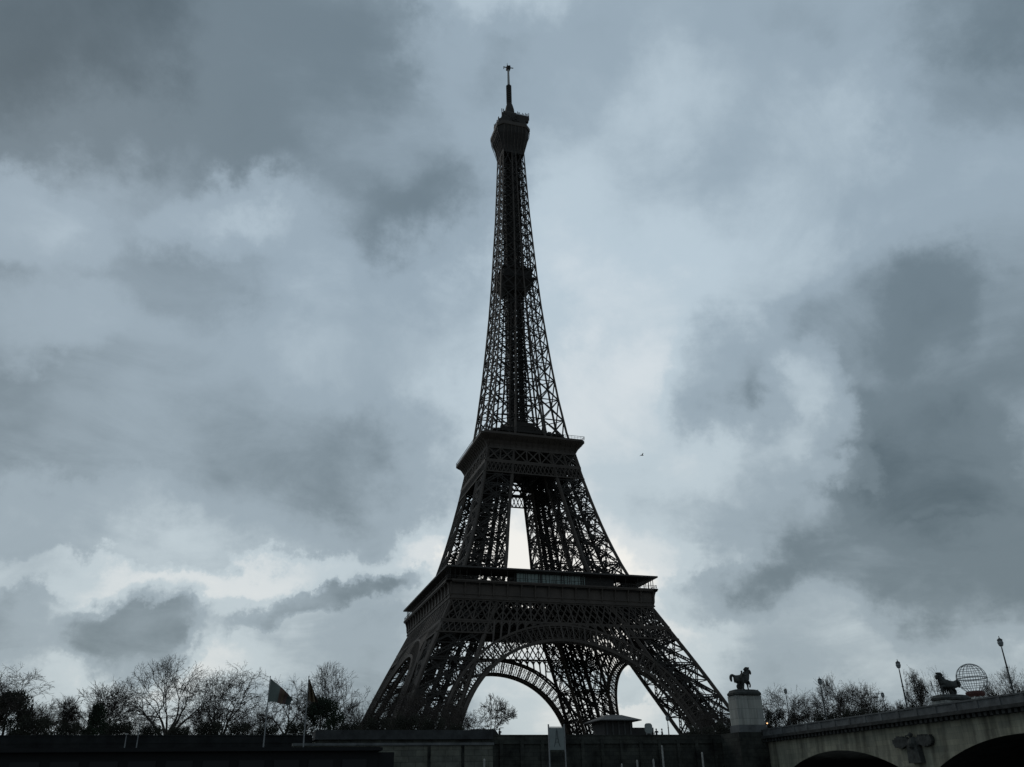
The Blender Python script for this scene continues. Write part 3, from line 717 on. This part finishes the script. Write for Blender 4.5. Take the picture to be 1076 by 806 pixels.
b = MB(); b.box(-1.92, 1.92, -.95, 1.1, -4.2, -.69); ped = b.build('pedestal', M['pale'], s1)
b = MB(); b.box(-2.06, 2.06, -1.1, 1.25, -5.3, -4.4); b.box(-1.99, 1.99, -1.02, 1.17, -4.4, -4.21); b.build('pedestal_base', M['stone2'], s1)
p2 = at(998, 731, X=21)
s2_ = dup(s1, None, (p2.x, p2.y, p2.z), math.pi + .1, (1.6, 1.4, 1.27), 'dark horse statue beyond the bridge parapet, beside the wire globe')
for ch in s2_.children:
    if ch.name.startswith('pedestal'): ch.scale = (1, 1, 1)

# ---------------------------------------------------------------- wire globe
gc = at(1021, 713, X=42); RG = 2.75
gr = empty('wire_globe', (gc.x, gc.y, 3.1), 'big wire globe on red ring and white flared plinth behind the bridge', 'globe')
gz = gc.z-3.1
b = MB()
for k in range(9):
    a = math.pi*k/9
    b.tube([(RG*math.cos(t)*math.cos(a), RG*math.cos(t)*math.sin(a), gz+RG*math.sin(t)) for t in [2*math.pi*j/36 for j in range(37)]], .05, 5, False)
for la in (-60, -35, -15, 0, 15, 35, 60):
    r_ = RG*math.cos(R(la)); z = gz+RG*math.sin(R(la)); b.tube([(r_*math.cos(t), r_*math.sin(t), z) for t in [2*math.pi*j/36 for j in range(37)]], .05 if la else .11, 5, False)
b.build('wire_cage', M['wire'], gr)
MB().lathe((0, 0, gz-RG-.15), [(1.5, -.5), (1.75, 0), (1.75, .35), (1.5, .5)], 20).build('red_ring', M['red'], gr)
b = MB(); b.lathe((0, 0, gz-RG-1.9), [(3.4, 0), (3.2, .25), (1.5, 1.0), (1.35, 1.24)], 20)
for k in range(10):
    a = 2*math.pi*k/10; b.bar((1.4*math.cos(a), 1.4*math.sin(a), gz-RG-.7), (3.5*math.cos(a), 3.5*math.sin(a), gz-RG-1.6), .22)
b.build('plinth', M['white'], gr)
MB().lathe((0, 0, 0), [(3.0, 0), (3.0, gz-RG-2.3), (3.7, gz-RG-2.2), (3.7, gz-RG-1.91)], 20).build('drum', M['quay2'], gr)

# ---------------------------------------------------------------- lamp posts
def lamp(loc, hgt, label):
    e = empty('lamp_post', loc, label, 'street lamp', 'ornate lamp posts around the bridge')
    b = MB(); b.lathe((0, 0, 0), [(.3, 0), (.32, .3), (.2, .5), (.18, .9), (.1, 1.2), (.085, hgt*.55), (.06, hgt-.9)], 8)
    b.lathe((0, 0, hgt*.55), [(.09, 0), (.15, .08), (.09, .16)], 8); b.build('post', M['lamp'], e)
    b = MB(); b.lathe((0, 0, hgt-.85), [(.08, 0), (.22, .1), (.31, .42), (.24, .62), (.1, .72)], 10); b.build('lantern', M['lampglass'], e)
    b = MB(); b.lathe((0, 0, hgt-.15), [(.3, 0), (.18, .12), (.05, .2), (.03, .42)], 8)
    for a in (0, 1.57, 3.14, 4.71): b.bar((.08*math.cos(a), .08*math.sin(a), hgt-.86), (.33*math.cos(a), .33*math.sin(a), hgt-.15), .05)
    b.build('lantern_cap', M['lamp'], e); return e
lm_ = []
for (px, top, lab) in ((1050, 671, 'tallest ornate lamp post, at the right end of the bridge by the globe'), (943, 695, 'ornate lamp post on the bridge left of the dark horse statue'), (861, 713, 'ornate lamp post on the bridge nearest the pale pedestal')):
    q = at(px, top, X=-16.7); lamp((q.x, q.y, 3.3), q.z-3.3, lab)
q = at(927, 728, X=15.5); lamp((q.x, q.y, 3.1), q.z-3.1, 'small far lamp post between two taller bridge lamps')
q = at(796.5, 726, Y=-150); lamp((q.x, q.y, 3.1), q.z-3.1, 'lamp post whose head shows just right of the pale pedestal')
q = at(825, 724, Y=-152); lamp((q.x, q.y, 3.1), q.z-3.1, 'dark lamp post among the bare trees beyond the pedestal')
q = at(701, 752, Y=-158); lamp((q.x, q.y, 3.1), q.z-3.1, 'lamp post in front of the right tower leg')
q = at(806, 761, X=-16.2)
tl = empty('signal_light', (q.x, q.y, 3.2), 'small amber light glowing beside the pale pedestal on the bridge', 'traffic light')
h_ = q.z-3.2
MB().bar((0, 0, 0), (0, 0, h_-.1), .09).build('post', M['lamp'], tl); MB().box(-.16, .16, -.1, .14, h_-.1, h_+.5).build('housing', M['lamp'], tl)
MB().lathe((-.06, -.16, h_+.12), [(.04, -.09), (.1, -.03), (.1, .03), (.04, .09)], 10).build('lens', M['ember'], tl)

# ---------------------------------------------------------------- kiosk, signs, people
KY = -150
a, c2_ = at(622, 765, Y=KY), at(665, 765, Y=KY); kx = (a.x+c2_.x)/2; kz = 3.1
k_ = empty('kiosk', (kx, KY, kz), 'small square kiosk with wide hipped roof below the rear tower leg', 'kiosk')
ze, zt = at(642, 759, Y=KY).z-kz, at(642, 752, Y=KY).z-kz; hw = (c2_.x-a.x)/2
b = MB(); b.loft([[(sx*q_, sy*q_, z) for sx, sy in ((-1,-1),(1,-1),(1,1),(-1,1))] for q_, z in ((hw, ze), (hw, ze+.14), (hw*.38, zt-.05), (hw*.36, zt))]); b.build('roof', M['lead'], k_)
bw = hw*.68
b = MB(); b.box(-bw, bw, -bw, bw, 0, ze); b.build('wall', M['panel'], k_)
b = MB()
for i in range(-2, 3): b.box(i*bw*.42-.12, i*bw*.42+.12, -bw-.1, -bw-.002, 0, ze)
b.build('mullions', M['lead'], k_)
b = MB(); b.box(hw*.7, hw*1.9, -1.0, 2.5, 0, ze-.9); b.build('annex', M['panel'], k_)
# tall banner panel with tower symbol
SY = -178
l_, r_ = at(576.5, 775, Y=SY), at(593.5, 775, Y=SY); tz = at(585, 764, Y=SY).z; bz = at(585, 788, Y=SY).z
sg = empty('banner_sign', ((l_.x+r_.x)/2, SY, -3.9), 'pale upright panel with a small tower symbol between two posts by the quay wall', 'sign')
hw2 = (r_.x-l_.x)/2; T_, B_ = tz+3.9, bz+3.9
b = MB(); b.box(-hw2-.05, -hw2+.1, -.08, .08, 0, T_+.35); b.box(hw2-.1, hw2+.05, -.08, .08, 0, T_+.35); b.bar((-hw2, 0, T_), (hw2, 0, T_), .09); b.build('post', M['pole'], sg)
MB().box(-hw2+.12, hw2-.12, -.05, .05, B_, T_-.08).build('panel', M['signw'], sg)
b = MB(); cz = (B_+T_)/2
for s in (-1, 1):
    pts = [(s*.42, cz-1.0), (s*.22, cz-.35), (s*.12, cz+.2), (s*.05, cz+.95)]
    for p, q in zip(pts, pts[1:]): b.bar((p[0], -.075, p[1]), (q[0], -.075, q[1]), .1, .04)
b.bar((-.28, -.075, cz-.45), (.28, -.075, cz-.45), .09, .04); b.bar((-.16, -.075, cz), (.16, -.075, cz), .08, .04); b.bar((0, -.075, cz+.9), (0, -.075, cz+1.2), .05, .04)
b.build('tower_symbol', M['signd'], sg)
MB().box(-hw2+.12, hw2-.12, .0, .05, .3, B_-.3).build('lower_panel', M['quay'], sg)
# small rounded board
q = at(681.5, 766, Y=-158); pb = empty('notice_board', (q.x, -158, 3.1), 'small rounded pale board on two legs right of the kiosk', 'sign')
hz_ = q.z-3.1; b = MB(); pr = []
for i in range(16): a = 2*math.pi*i/16; pr.append((.68*math.copysign(abs(math.cos(a))**.6, math.cos(a)), hz_+.1+.78*math.copysign(abs(math.sin(a))**.6, math.sin(a))))
b.loft([[(x, -.06, z) for x, z in pr], [(x, .06, z) for x, z in pr]]); b.build('board', M['signw'], pb)
b = MB(); b.bar((-.4, 0, 0), (-.4, 0, hz_-.5), .1); b.bar((.4, 0, 0), (.4, 0, hz_-.5), .1); b.build('leg', M['pole'], pb)
for (px, lab, ry) in ((525, 'person in dark coat standing right of the small tree under the arch', .3), (690, 'left person of the pair in dark coats right of the rounded board', 1.2), (696, 'right person of the pair in dark coats beside the quay lamp post', 2.6)):
    q = at(px, 772, Y=QY+1.5); z0 = 3.1
    pe = empty('person', (q.x, q.y, z0), lab, 'person', None, ry); pe.scale = (1.0,)*3
    man(pe, M['coat'], (0, 0, 0), 'body', .25)
    b = MB(); b.lathe((.015, 0, 1.72), [(.05, -.1), (.115, -.02), (.12, .08), (.06, .17)], 10); b.build('hair', M['panel'], pe, True)
# posts along the lower quay
for i, (px, y0, y1) in enumerate(((694, 783, 803), (668, 798, 806), (685, 797, 806), (652, 802, 806), (508, 797, 806), (736, 790, 806))):
    lab = ('tallest pale mooring post in front of the dark quay wall', 'pale mooring post left of the two standing near the lamp', 'short pale mooring post between two others below the lamp', 'lowest pale mooring post below the kiosk', 'lone pale mooring post before the pale ramp wall', 'pale mooring post nearest the bridge abutment')[i]
    q = at(px, y0, Y=-180.5); o = MB().tube([(0, 0, 0), (0, 0, q.z+7), (0, 0, q.z+7.15)], [.13, .13, .05], 8).build('mooring_post', M['post']); o.location = (q.x, -180.9, -7.2); tag(o, lab, 'post', 'mooring posts along the lower quay')
# small van on the quay behind the parapet
q = at(509, 769, Y=-150); vn = empty('delivery_van', (q.x, -150, 3.12), 'dark van roof showing over the parapet left of the small tree', 'van')
b = MB(); b.loft([[(-2.6, y, .4), (2.6, y, .4), (2.6, y, 1.3), (1.7, y, 2.5), (1.4, y, 2.75), (-2.5, y, 2.75), (-2.6, y, 2.6)] for y in (-1, 1)]); b.build('body', M['black2'], vn)
for x in (-1.7, 1.7):
    for y in (-1.0, 1.0): MB().tube([(x, y-.12, .36), (x, y+.12, .36)], .36, 14).build('wheel', M['black'], vn)

# ---------------------------------------------------------------- barge with flags
BY = -220
bz0 = at(200, 785.5, Y=BY).z; xr = at(402, 787, Y=BY).x
bg = empty('moored_barge', (-110, BY, -7.2), 'long black moored barge with flat roof along the lower left edge', 'boat')
b = MB(); b.loft([[(x, BY+dy, z) for x, dy in ((-170, 0), (xr+3, 0), (xr+6, 3), (xr+3, 6), (-170, 6))] for z in (-7.4, -4.3)]); part(b, 'hull', M['black'], bg)
b = MB(); b.box(-168, xr-.3, BY+.4, BY+5.6, -4.3, bz0-.28); part(b, 'cabin', M['black'], bg)
b = MB(); b.box(-169, xr, BY-.1, BY+6, bz0-.28, bz0-.05); b.box(-169, xr-.2, BY+.0, BY+5.9, bz0-.05, bz0); part(b, 'roof', M['black'], bg)
b = MB(); b.box(xr-.3, xr+1.05, BY+.6, BY+5.4, -4.3, at(410, 790, Y=BY).z); part(b, 'wheelhouse_step', M['black'], bg)
b = MB(); x = -165
while x < xr-3: b.box(x, x+1.9, BY+.33, BY+.398, -3.6, bz0-.9); x += 2.6
part(b, 'window', M['black2'], bg)
FG = [((284, 712), (276, 785), 'left flag, green and red, flying from a pole behind the black barge', 'green_red',
       [(0, (.105, .125, .112)), (.42, (.105, .062, .048)), (.54, (.12, .08, .052)), (.64, (.07, .04, .035)), (.78, (.028, .034, .03))]),
      ((324.5, 712), (319.5, 785), 'right flag, folded ochre cloth hanging on a pole behind the black barge', 'ochre',
       [(0, (.085, .06, .04)), (.25, (.12, .075, .04)), (.5, (.14, .10, .055)), (.75, (.07, .048, .032))])]
for n_, (tp, bp_, lab, nm, cols) in enumerate(FG):
    T = at(*tp, Y=BY+1); Bp = at(bp_[0], bp_[1], Y=BY+1)
    f = empty('flag', (T.x, BY+1, bz0), lab, 'flag', 'flags on the barge'); H = T.z-bz0
    MB().tube([(0, 0, 0), (0, 0, H*.96), (0, 0, H)], [.055, .035, .02], 8).build('flagpole', M['pole'], f)
    MB().lathe((0, 0, H), [(.02, 0), (.05, .05), (.015, .13)], 8).build('finial', M['pole'], f)
    # cloth: hoist along the pole, free end pulled out and sagging
    NU, NV = 26, 16; hoist = 1.75 if n_ == 0 else 1.7; fly = 1.95 if n_ == 0 else .75; sag = 1.55 if n_ == 0 else .55
    vs, uv = [], []
    for i in range(NU+1):
        for j in range(NV+1):
            u, v = i/NU, j/NV
            x = .04 + fly*u*(1 - .15*v); drop = sag*(u**1.15)
            h = hoist*(1-u*.72) if n_ == 0 else hoist*(1-.12*u)
            z = H - .1 - drop - h*v + (.16*math.sin(v*3.1)*u if n_ == 0 else 0)
            if n_ == 1: x = .04 + fly*u*(1.25-1.1*(1-v)) if False else .04 + fly*u*(.12+1.0*v); z = H - .1 - hoist*v - .12*u
            y = .16*math.sin(u*9+v*2.2)*min(1, u*3)+.06*math.sin(v*7+u*4)*u if n_ == 0 else .22*math.sin(u*15+v*1.5)*min(1, u*4)
            vs.append((x, y, z)); uv.append((u, v))
    fs = [(i*(NV+1)+j, (i+1)*(NV+1)+j, (i+1)*(NV+1)+j+1, i*(NV+1)+j+1) for i in range(NU) for j in range(NV)]
    me = bpy.data.meshes.new('cloth'); me.from_pydata(vs, [], fs); ul = me.uv_layers.new(name='UVMap')
    for lp in me.loops: ul.data[lp.index].uv = uv[lp.vertex_index]
    me.polygons.foreach_set('use_smooth', [True]*len(me.polygons)); me.materials.append(flag_mat('flag_cloth_'+nm, cols))
    o = bpy.data.objects.new('cloth', me); C.objects.link(o); o.parent = f
for (tp, lab) in (((147, 762), 'taller of two slim pale masts on the black barge'), ((133, 772), 'shorter of two slim pale masts, with a pale lamp head')):
    T = at(*tp, Y=BY+1); e = empty('mast', (T.x, BY+1, bz0), lab, 'mast', 'slim masts on the barge')
    MB().tube([(0, 0, 0), (0, 0, T.z-bz0)], [.045, .03], 6).build('pole', M['pole'], e)
    MB().box(-.09, .12, -.09, .09, T.z-bz0, T.z-bz0+.09).build('lamp_head', M['post'], e)

# ---------------------------------------------------------------- bird
q = CAM + ray(674.5, 478.5)*90
b = MB(); b.tube([(-.16, 0, 0), (-.05, 0, .01), (.1, 0, .02), (.2, 0, .02)], [.02, .055, .05, .015], 8)
for s in (-1, 1): b.loft([[(.08, s*.03, .03), (-.05, s*.03, .02), (-.05, s*.035, .05)], [(.06, s*.25, .12), (-.05, s*.25, .11), (-.03, s*.25, .13)], [(-.04, s*.45, .08), (-.07, s*.45, .075), (-.05, s*.45, .09)]])
o = b.build('bird', M['panel']); o.location = q; tag(o, 'tiny dark bird flying in the cloudy sky right of the tower', 'bird')

# ---------------------------------------------------------------- trees
def seg_mesh(segs, name, m, parent, n=4):
    b = MB()
    for (p, q, r0, r1) in segs:
        k = 7 if r0 > .12 else (4 if r0 > .05 else 3)
        x = (q-p)
        if x.length < 1e-5: continue
        x.normalize(); up = V(0, 0, 1) if abs(x.z) < .9 else V(1, 0, 0); y = up.cross(x).normalized(); z = x.cross(y); i = len(b.v)
        for c_, r in ((p, r0), (q, r1)):
            for j in range(k): a = 2*math.pi*j/k; b.v.append(c_+(y*math.cos(a)+z*math.sin(a))*r)
        for j in range(k): a, c2 = i+j, i+(j+1) % k; b.f.append((a, c2, c2+k, a+k))
    return b.build(name, m, parent)
def make_tree(name, seed, H=16, wd=.5, spread=.62, trunk=.22, fork=4, levels=6, droop=.0, rad=.34, up=.25, twigs=1.0, lean=0):
    """bare tree: tapered trunk, limbs and twigs grown inside an uneven rounded crown (wd = crown radius / height)"""
    rg = random.Random(seed); big, small = [], []
    def rv(): return V(rg.gauss(0, 1), rg.gauss(0, 1), rg.gauss(0, 1)).normalized()
    zc = H*(.56 if trunk < .28 else .62); rz_ = H-zc; rx = H*wd
    def inside(p):
        n_ = 1 + .22*noise.noise(V(p.x, p.y, p.z)*(3.2/H) + V(seed, 0, 0))
        q = V(p.x/rx, p.y/rx, (p.z-zc)/(rz_ if p.z > zc else zc*.86)); return q.length < n_*.97
    def twig(q, d, Ln):
        m_ = q+d*Ln*.5; e_ = (d+rv()*.45 + V(0, 0, -.25*droop)).normalized()
        small.append((q, m_, .021, .017)); small.append((m_, m_+e_*Ln*.5, .017, .010)); small.append((m_, m_+(d+rv()*.9).normalized()*Ln*.4, .014, .009))
    def grow(p, d, Ln, r, lv):
        ns = 4 if lv < 3 else 3; q = p
        for i in range(ns):
            d = (d + rv()*(.11 + .03*lv) + V(0, 0, up*.12 if lv < 4 else -droop*.12)).normalized()
            q2 = q + d*Ln/ns; r2 = max(r*.90, .018)
            if lv > 1 and not inside(q2):
                d = (d + (V(0, 0, zc)-q2).normalized()*.5 + rv()*.4).normalized(); twig(q, d, min(Ln, 1.3)); twig(q, (d+rv()*.7).normalized(), min(Ln, 1.0)); return
            (big if r > .045 else small).append((q, q2, max(r, .022), r2)); q, r = q2, r2
            if lv >= 2 and rg.random() < .85*twigs:
                sd_ = (d*.6 + rv()*.9).normalized(); sl = Ln*rg.uniform(.35, .65)
                if lv < levels: grow(q, sd_, sl, r*.45, min(lv+2, levels))
                else: twig(q, sd_, sl)
        if lv < levels:
            k = 3 if rg.random() < (.6 if lv < 4 else .35) else 2
            for i in range(k):
                nd = (d + rv()*spread*rg.uniform(.75, 1.2)).normalized()
                if nd.z < -.2: nd.z *= .3
                grow(q, nd, Ln*rg.uniform(.70, .88), r*rg.uniform(.66, .84), lv+1)
        else: twig(q, d, Ln*.7)
    t = H*trunk; p = V(0, 0, -.3); d = V(lean, 0, 1).normalized(); r = rad
    for i in range(4):
        d = (d+rv()*.06).normalized(); q = p+d*(t/4); big.append((p, q, r*(1.25 if i == 0 else 1), r*.93)); r *= .95; p = q
    for i in range(fork):
        a = 2*math.pi*(i+rg.random()*.5)/fork; tilt = rg.uniform(.45, 1.0)*wd*2.0 if i else .12
        grow(p - d*rg.uniform(0, t*.25), V(math.cos(a)*tilt, math.sin(a)*tilt, 1).normalized(), H*.22*rg.uniform(.85, 1.1), r*rg.uniform(.55, .8), 1)
    e = empty(name, (0, 0, 0), 'x', 'tree'); seg_mesh(big, 'trunk', M['bark'], e); seg_mesh(small, 'crown', M['twig'], e)
    rr = sorted(Vector((s[1].x, s[1].y)).length for s in small); zs_ = sorted(s[1].z for s in small)
    e['rad'] = rr[int(len(rr)*.95)]; e['n'] = zs_[int(len(zs_)*.997)]; print('tree', seed, len(big), len(small), e['rad'], e['n']); return e
protos = dict(
 plane=make_tree('bare_tree', 3, 16, .56, .60, .22, 6, 6, up=.3, rad=.46, twigs=.5),
 plane2=make_tree('bare_tree', 11, 16, .55, .64, .16, 6, 6, droop=.5, up=.25, rad=.44, twigs=.55),
 fine=make_tree('bare_tree', 23, 13, .52, .55, .12, 7, 6, up=.5, rad=.28, twigs=.5),
 slim=make_tree('bare_tree', 31, 12, .28, .42, .25, 4, 6, up=.8, rad=.2),
 small=make_tree('bare_tree', 47, 7, .56, .62, .34, 6, 5, up=.3, rad=.15, twigs=.5),
 crook=make_tree('bare_tree', 59, 12, .60, .75, .34, 3, 6, droop=1.0, up=.0, lean=.2, rad=.3, twigs=.6))
used = set()
def tree(kind, px, top, wpx, Y, label, group='bare trees along the left bank', rz=None, name=None):
    T = at(px, top, Y=Y); z0 = 3.1 if Y < -118 else (3.1*(-96-Y)/22 if Y < -96 else 0)
    dist = (T-CAM).dot(CF); hw_ = wpx/2*dist/FPX; H = T.z-z0; p = protos[kind]
    H0 = p['H0']
    s = (hw_/p['rad0'], hw_/p['rad0'], H/H0)
    rz = rnd.uniform(0, 6.28) if rz is None else rz
    if kind not in used:
        used.add(kind); p.location = (T.x, Y, z0); p.scale = s; p.rotation_euler = (0, 0, rz); p['label'] = label; o = p
    else: o = dup(p, None, (T.x, Y, z0), rz, s, label)
    o['group'] = group; return o
for p in protos.values(): p['rad0'] = p['rad']; p['H0'] = p['n']
LT = [  # kind, px, top, width px, Y, label
 ('plane', 187, 689, 104, -128, 'largest bare tree on the left, with its trunk clear against the sky'),
 ('plane2', 238, 700, 92, -122, 'broad bare tree just right of the largest left tree'),
 ('plane2', 2, 703, 104, -130, 'dense bare tree at the left edge of the view'),
 ('fine', 38, 738, 66, -126, 'low bare tree beside the dense left edge tree'),
 ('slim', 68, 733, 38, -120, 'slender pale bare tree in the gap near the left edge'),
 ('fine', 122, 716, 80, -118, 'fine twigged round tree left of the largest tree'),
 ('fine', 96, 738, 56, -112, 'low twiggy tree behind the dark evergreen at left'),
 ('plane2', 150, 742, 70, -110, 'low spreading tree in front of the largest left tree'),
 ('fine', 215, 735, 60, -108, 'low tree filling the gap under the two broad left trees'),
 ('crook', 303, 714, 70, -128, 'crooked bare tree with drooping limbs behind the left flag'),
 ('fine', 272, 742, 56, -112, 'low twiggy tree left of the left flagpole'),
 ('plane', 354, 697, 76, -124, 'tall rounded bare tree behind the right flag'),
 ('plane2', 330, 722, 60, -110, 'smaller bare tree tucked behind the right flag tree'),
 ('fine', 376, 735, 50, -106, 'low bare tree at the foot of the left tower leg'),
 ('plane2', 418, 716, 70, -112, 'bare tree seen through the left tower leg, leftmost there'),
 ('fine', 446, 728, 60, -104, 'bare tree in the middle of the left tower leg'),
 ('plane', 470, 738, 60, -116, 'bare tree at the inner foot of the left tower leg'),
 ('small', 488, 744, 40, -112, 'small bare tree at the left end of the arch opening'),
 ('small', 515, 731, 56, -128, 'small lone round tree standing clear under the arch')]
for (k, px, tp, wd, Y, lab) in LT: tree(k, px, tp, wd, Y, lab)
RT = [('plane2', 742, 742, 56, -112, 'bare tree seen through the right tower leg'),
 ('fine', 768, 748, 40, -118, 'low bare tree behind the left side of the pale pedestal'),
 ('plane2', 822, 722, 62, -138, 'dense bare tree right of the pale pedestal'),
 ('plane', 848, 730, 46, -126, 'bare tree beside the lamp nearest the pedestal'),
 ('fine', 872, 711, 52, -130, 'tall open bare tree beside the first bridge lamp'),
 ('fine', 905, 718, 54, -126, 'round bare tree left of the small far lamp'),
 ('plane2', 890, 735, 60, -112, 'low bare tree between two rounder ones behind the bridge'),
 ('fine', 925, 742, 44, -120, 'low bush-like tree by the small far lamp'),
 ('slim', 957, 704, 24, -140, 'narrow upright bare tree right of the second bridge lamp'),
 ('plane2', 976, 704, 40, -138, 'dark bare tree left of the dark horse statue'),
 ('fine', 945, 738, 46, -118, 'low bare tree under the second bridge lamp'),
 ('plane', 1062, 700, 60, -140, 'bare tree behind the tallest lamp post at right edge'),
 ('fine', 1040, 716, 40, -132, 'low bare tree right of the wire globe'),
 ('plane2', 1090, 706, 60, -128, 'bare tree cut off by the right edge of the view')]
for (k, px, tp, wd, Y, lab) in RT: tree(k, px, tp, wd, Y, lab, 'bare trees behind the bridge')
for p in bpy.data.objects:
    for kk in ('rad', 'rad0', 'n', 'H0'):
        if kk in p: del p[kk]
# shrubs: small leaf faces through the volume, in clumps
def shrub_mesh(seed, n=9000, leaf=.055, pointy=.0):
    rg = random.Random(seed); b = MB(); cl = []
    for k in range(46):
        a = rg.uniform(0, 6.28); h = rg.random()**.8; r = (1-pointy*h)*rg.uniform(.25, .86)*(1 if h < .75 else .7); cl.append((V(r*math.cos(a), r*math.sin(a), h*.92), rg.uniform(.16, .3)))
    for i in range(n):
        c_, s = rg.choice(cl); d = V(rg.gauss(0, 1), rg.gauss(0, 1), rg.gauss(0, 1)).normalized()*s*rg.random()**.4
        p = c_ + V(d.x, d.y, d.z*.6)
        if p.z < 0: p.z = -p.z*.3
        u_ = V(rg.gauss(0, 1), rg.gauss(0, 1), rg.gauss(0, 1)).normalized(); v_ = u_.orthogonal().normalized(); L_ = leaf*rg.uniform(.6, 1.2); k = len(b.v)
        b.v += [p-u_*L_*.5, p+v_*L_*.28, p+u_*L_*.5, p-v_*L_*.28]; b.f.append((k, k+1, k+2, k+3))
    return b
SH = {'round': shrub_mesh(5), 'cone': shrub_mesh(9, pointy=.6), 'hedge': shrub_mesh(13, 8000)}
shp = {}
def shrub(kind, px, top, wpx, Y, label, m='hedge', cat='shrub', nm='shrub', group='dark shrubs along the quay'):
    T = at(px, top, Y=Y); z0 = 3.1 if Y < -118 else (3.1*(-96-Y)/22 if Y < -96 else 0); dist = (T-CAM).dot(CF); hw_ = wpx/2*dist/FPX
    key = (kind, m)
    if key not in shp:
        e = empty(nm, (0, 0, 0), label, cat, group); SH[kind].build('foliage', M[m], e); MB().tube([(0, 0, -.05), (.02, 0, .45), (0, .02, .75)], [.05, .04, .02], 6).build('stem', M['bark'], e); shp[key] = e
    else: e = dup(shp[key], None, label=label); e.name = nm
    e['label'] = label; e['group'] = group; e.location = (T.x, Y, z0); e.scale = (hw_, hw_*.8, (T.z-z0)*1.02); e.rotation_euler = (0, 0, 0); return e
shrub('round', 338, 735, 54, -132, 'big rounded black evergreen just right of the right flagpole', 'leaf', 'tree', 'evergreen_tree', 'dark evergreens on the left bank')
shrub('cone', 104, 741, 46, -130, 'dark evergreen mass left of the largest bare tree', 'leaf', 'tree', 'evergreen_tree', 'dark evergreens on the left bank')
shrub('round', 12, 728, 60, -126, 'dark ivy covered clump at the left edge', 'leaf', 'tree', 'evergreen_tree', 'dark evergreens on the left bank')
lowl = [(40, 752, 60), (75, 757, 46), (128, 757, 50), (160, 760, 46), (190, 762, 44), (222, 756, 50), (252, 758, 44), (282, 760, 44), (312, 757, 40), (368, 757, 44), (398, 752, 50), (428, 748, 52), (456, 752, 46), (480, 759, 30)]
wl = ['at the left edge under the low tree', 'under the slender pale tree', 'right of the left evergreen', 'left of the largest tree trunk', 'at the foot of the largest tree', 'under the broad bare tree', 'between broad tree and left flag', 'at the foot of the left flagpole', 'left of the big rounded evergreen', 'right of the big rounded evergreen', 'at the outer foot of the left tower leg', 'inside the left tower leg', 'right of centre in the left tower leg', 'at the inner edge of the left tower leg']
for (a_, b_, c_), wd in zip(lowl, wl): shrub('hedge', a_, b_, c_, -140 + (a_*7) % 9, 'low dark shrub ' + wd)
lowr = [(735, 762, 50), (762, 757, 40), (812, 742, 40), (838, 745, 44), (866, 744, 46), (895, 742, 46), (925, 740, 44), (952, 736, 44), (1050, 724, 46), (1076, 722, 40)]
wr = ['at the foot of the right tower leg', 'left of the pale pedestal', 'right of the pale pedestal', 'left of the nearest bridge lamp', 'under the tall open tree behind the bridge', 'between the nearest lamp and the small far lamp', 'at the small far lamp', 'under the second bridge lamp', 'right of the wire globe', 'at the right edge behind the bridge']
for (a_, b_, c_), wd in zip(lowr, wr): shrub('hedge', a_, b_, c_, -142 + (a_*7) % 9, 'low dark shrub ' + wd)
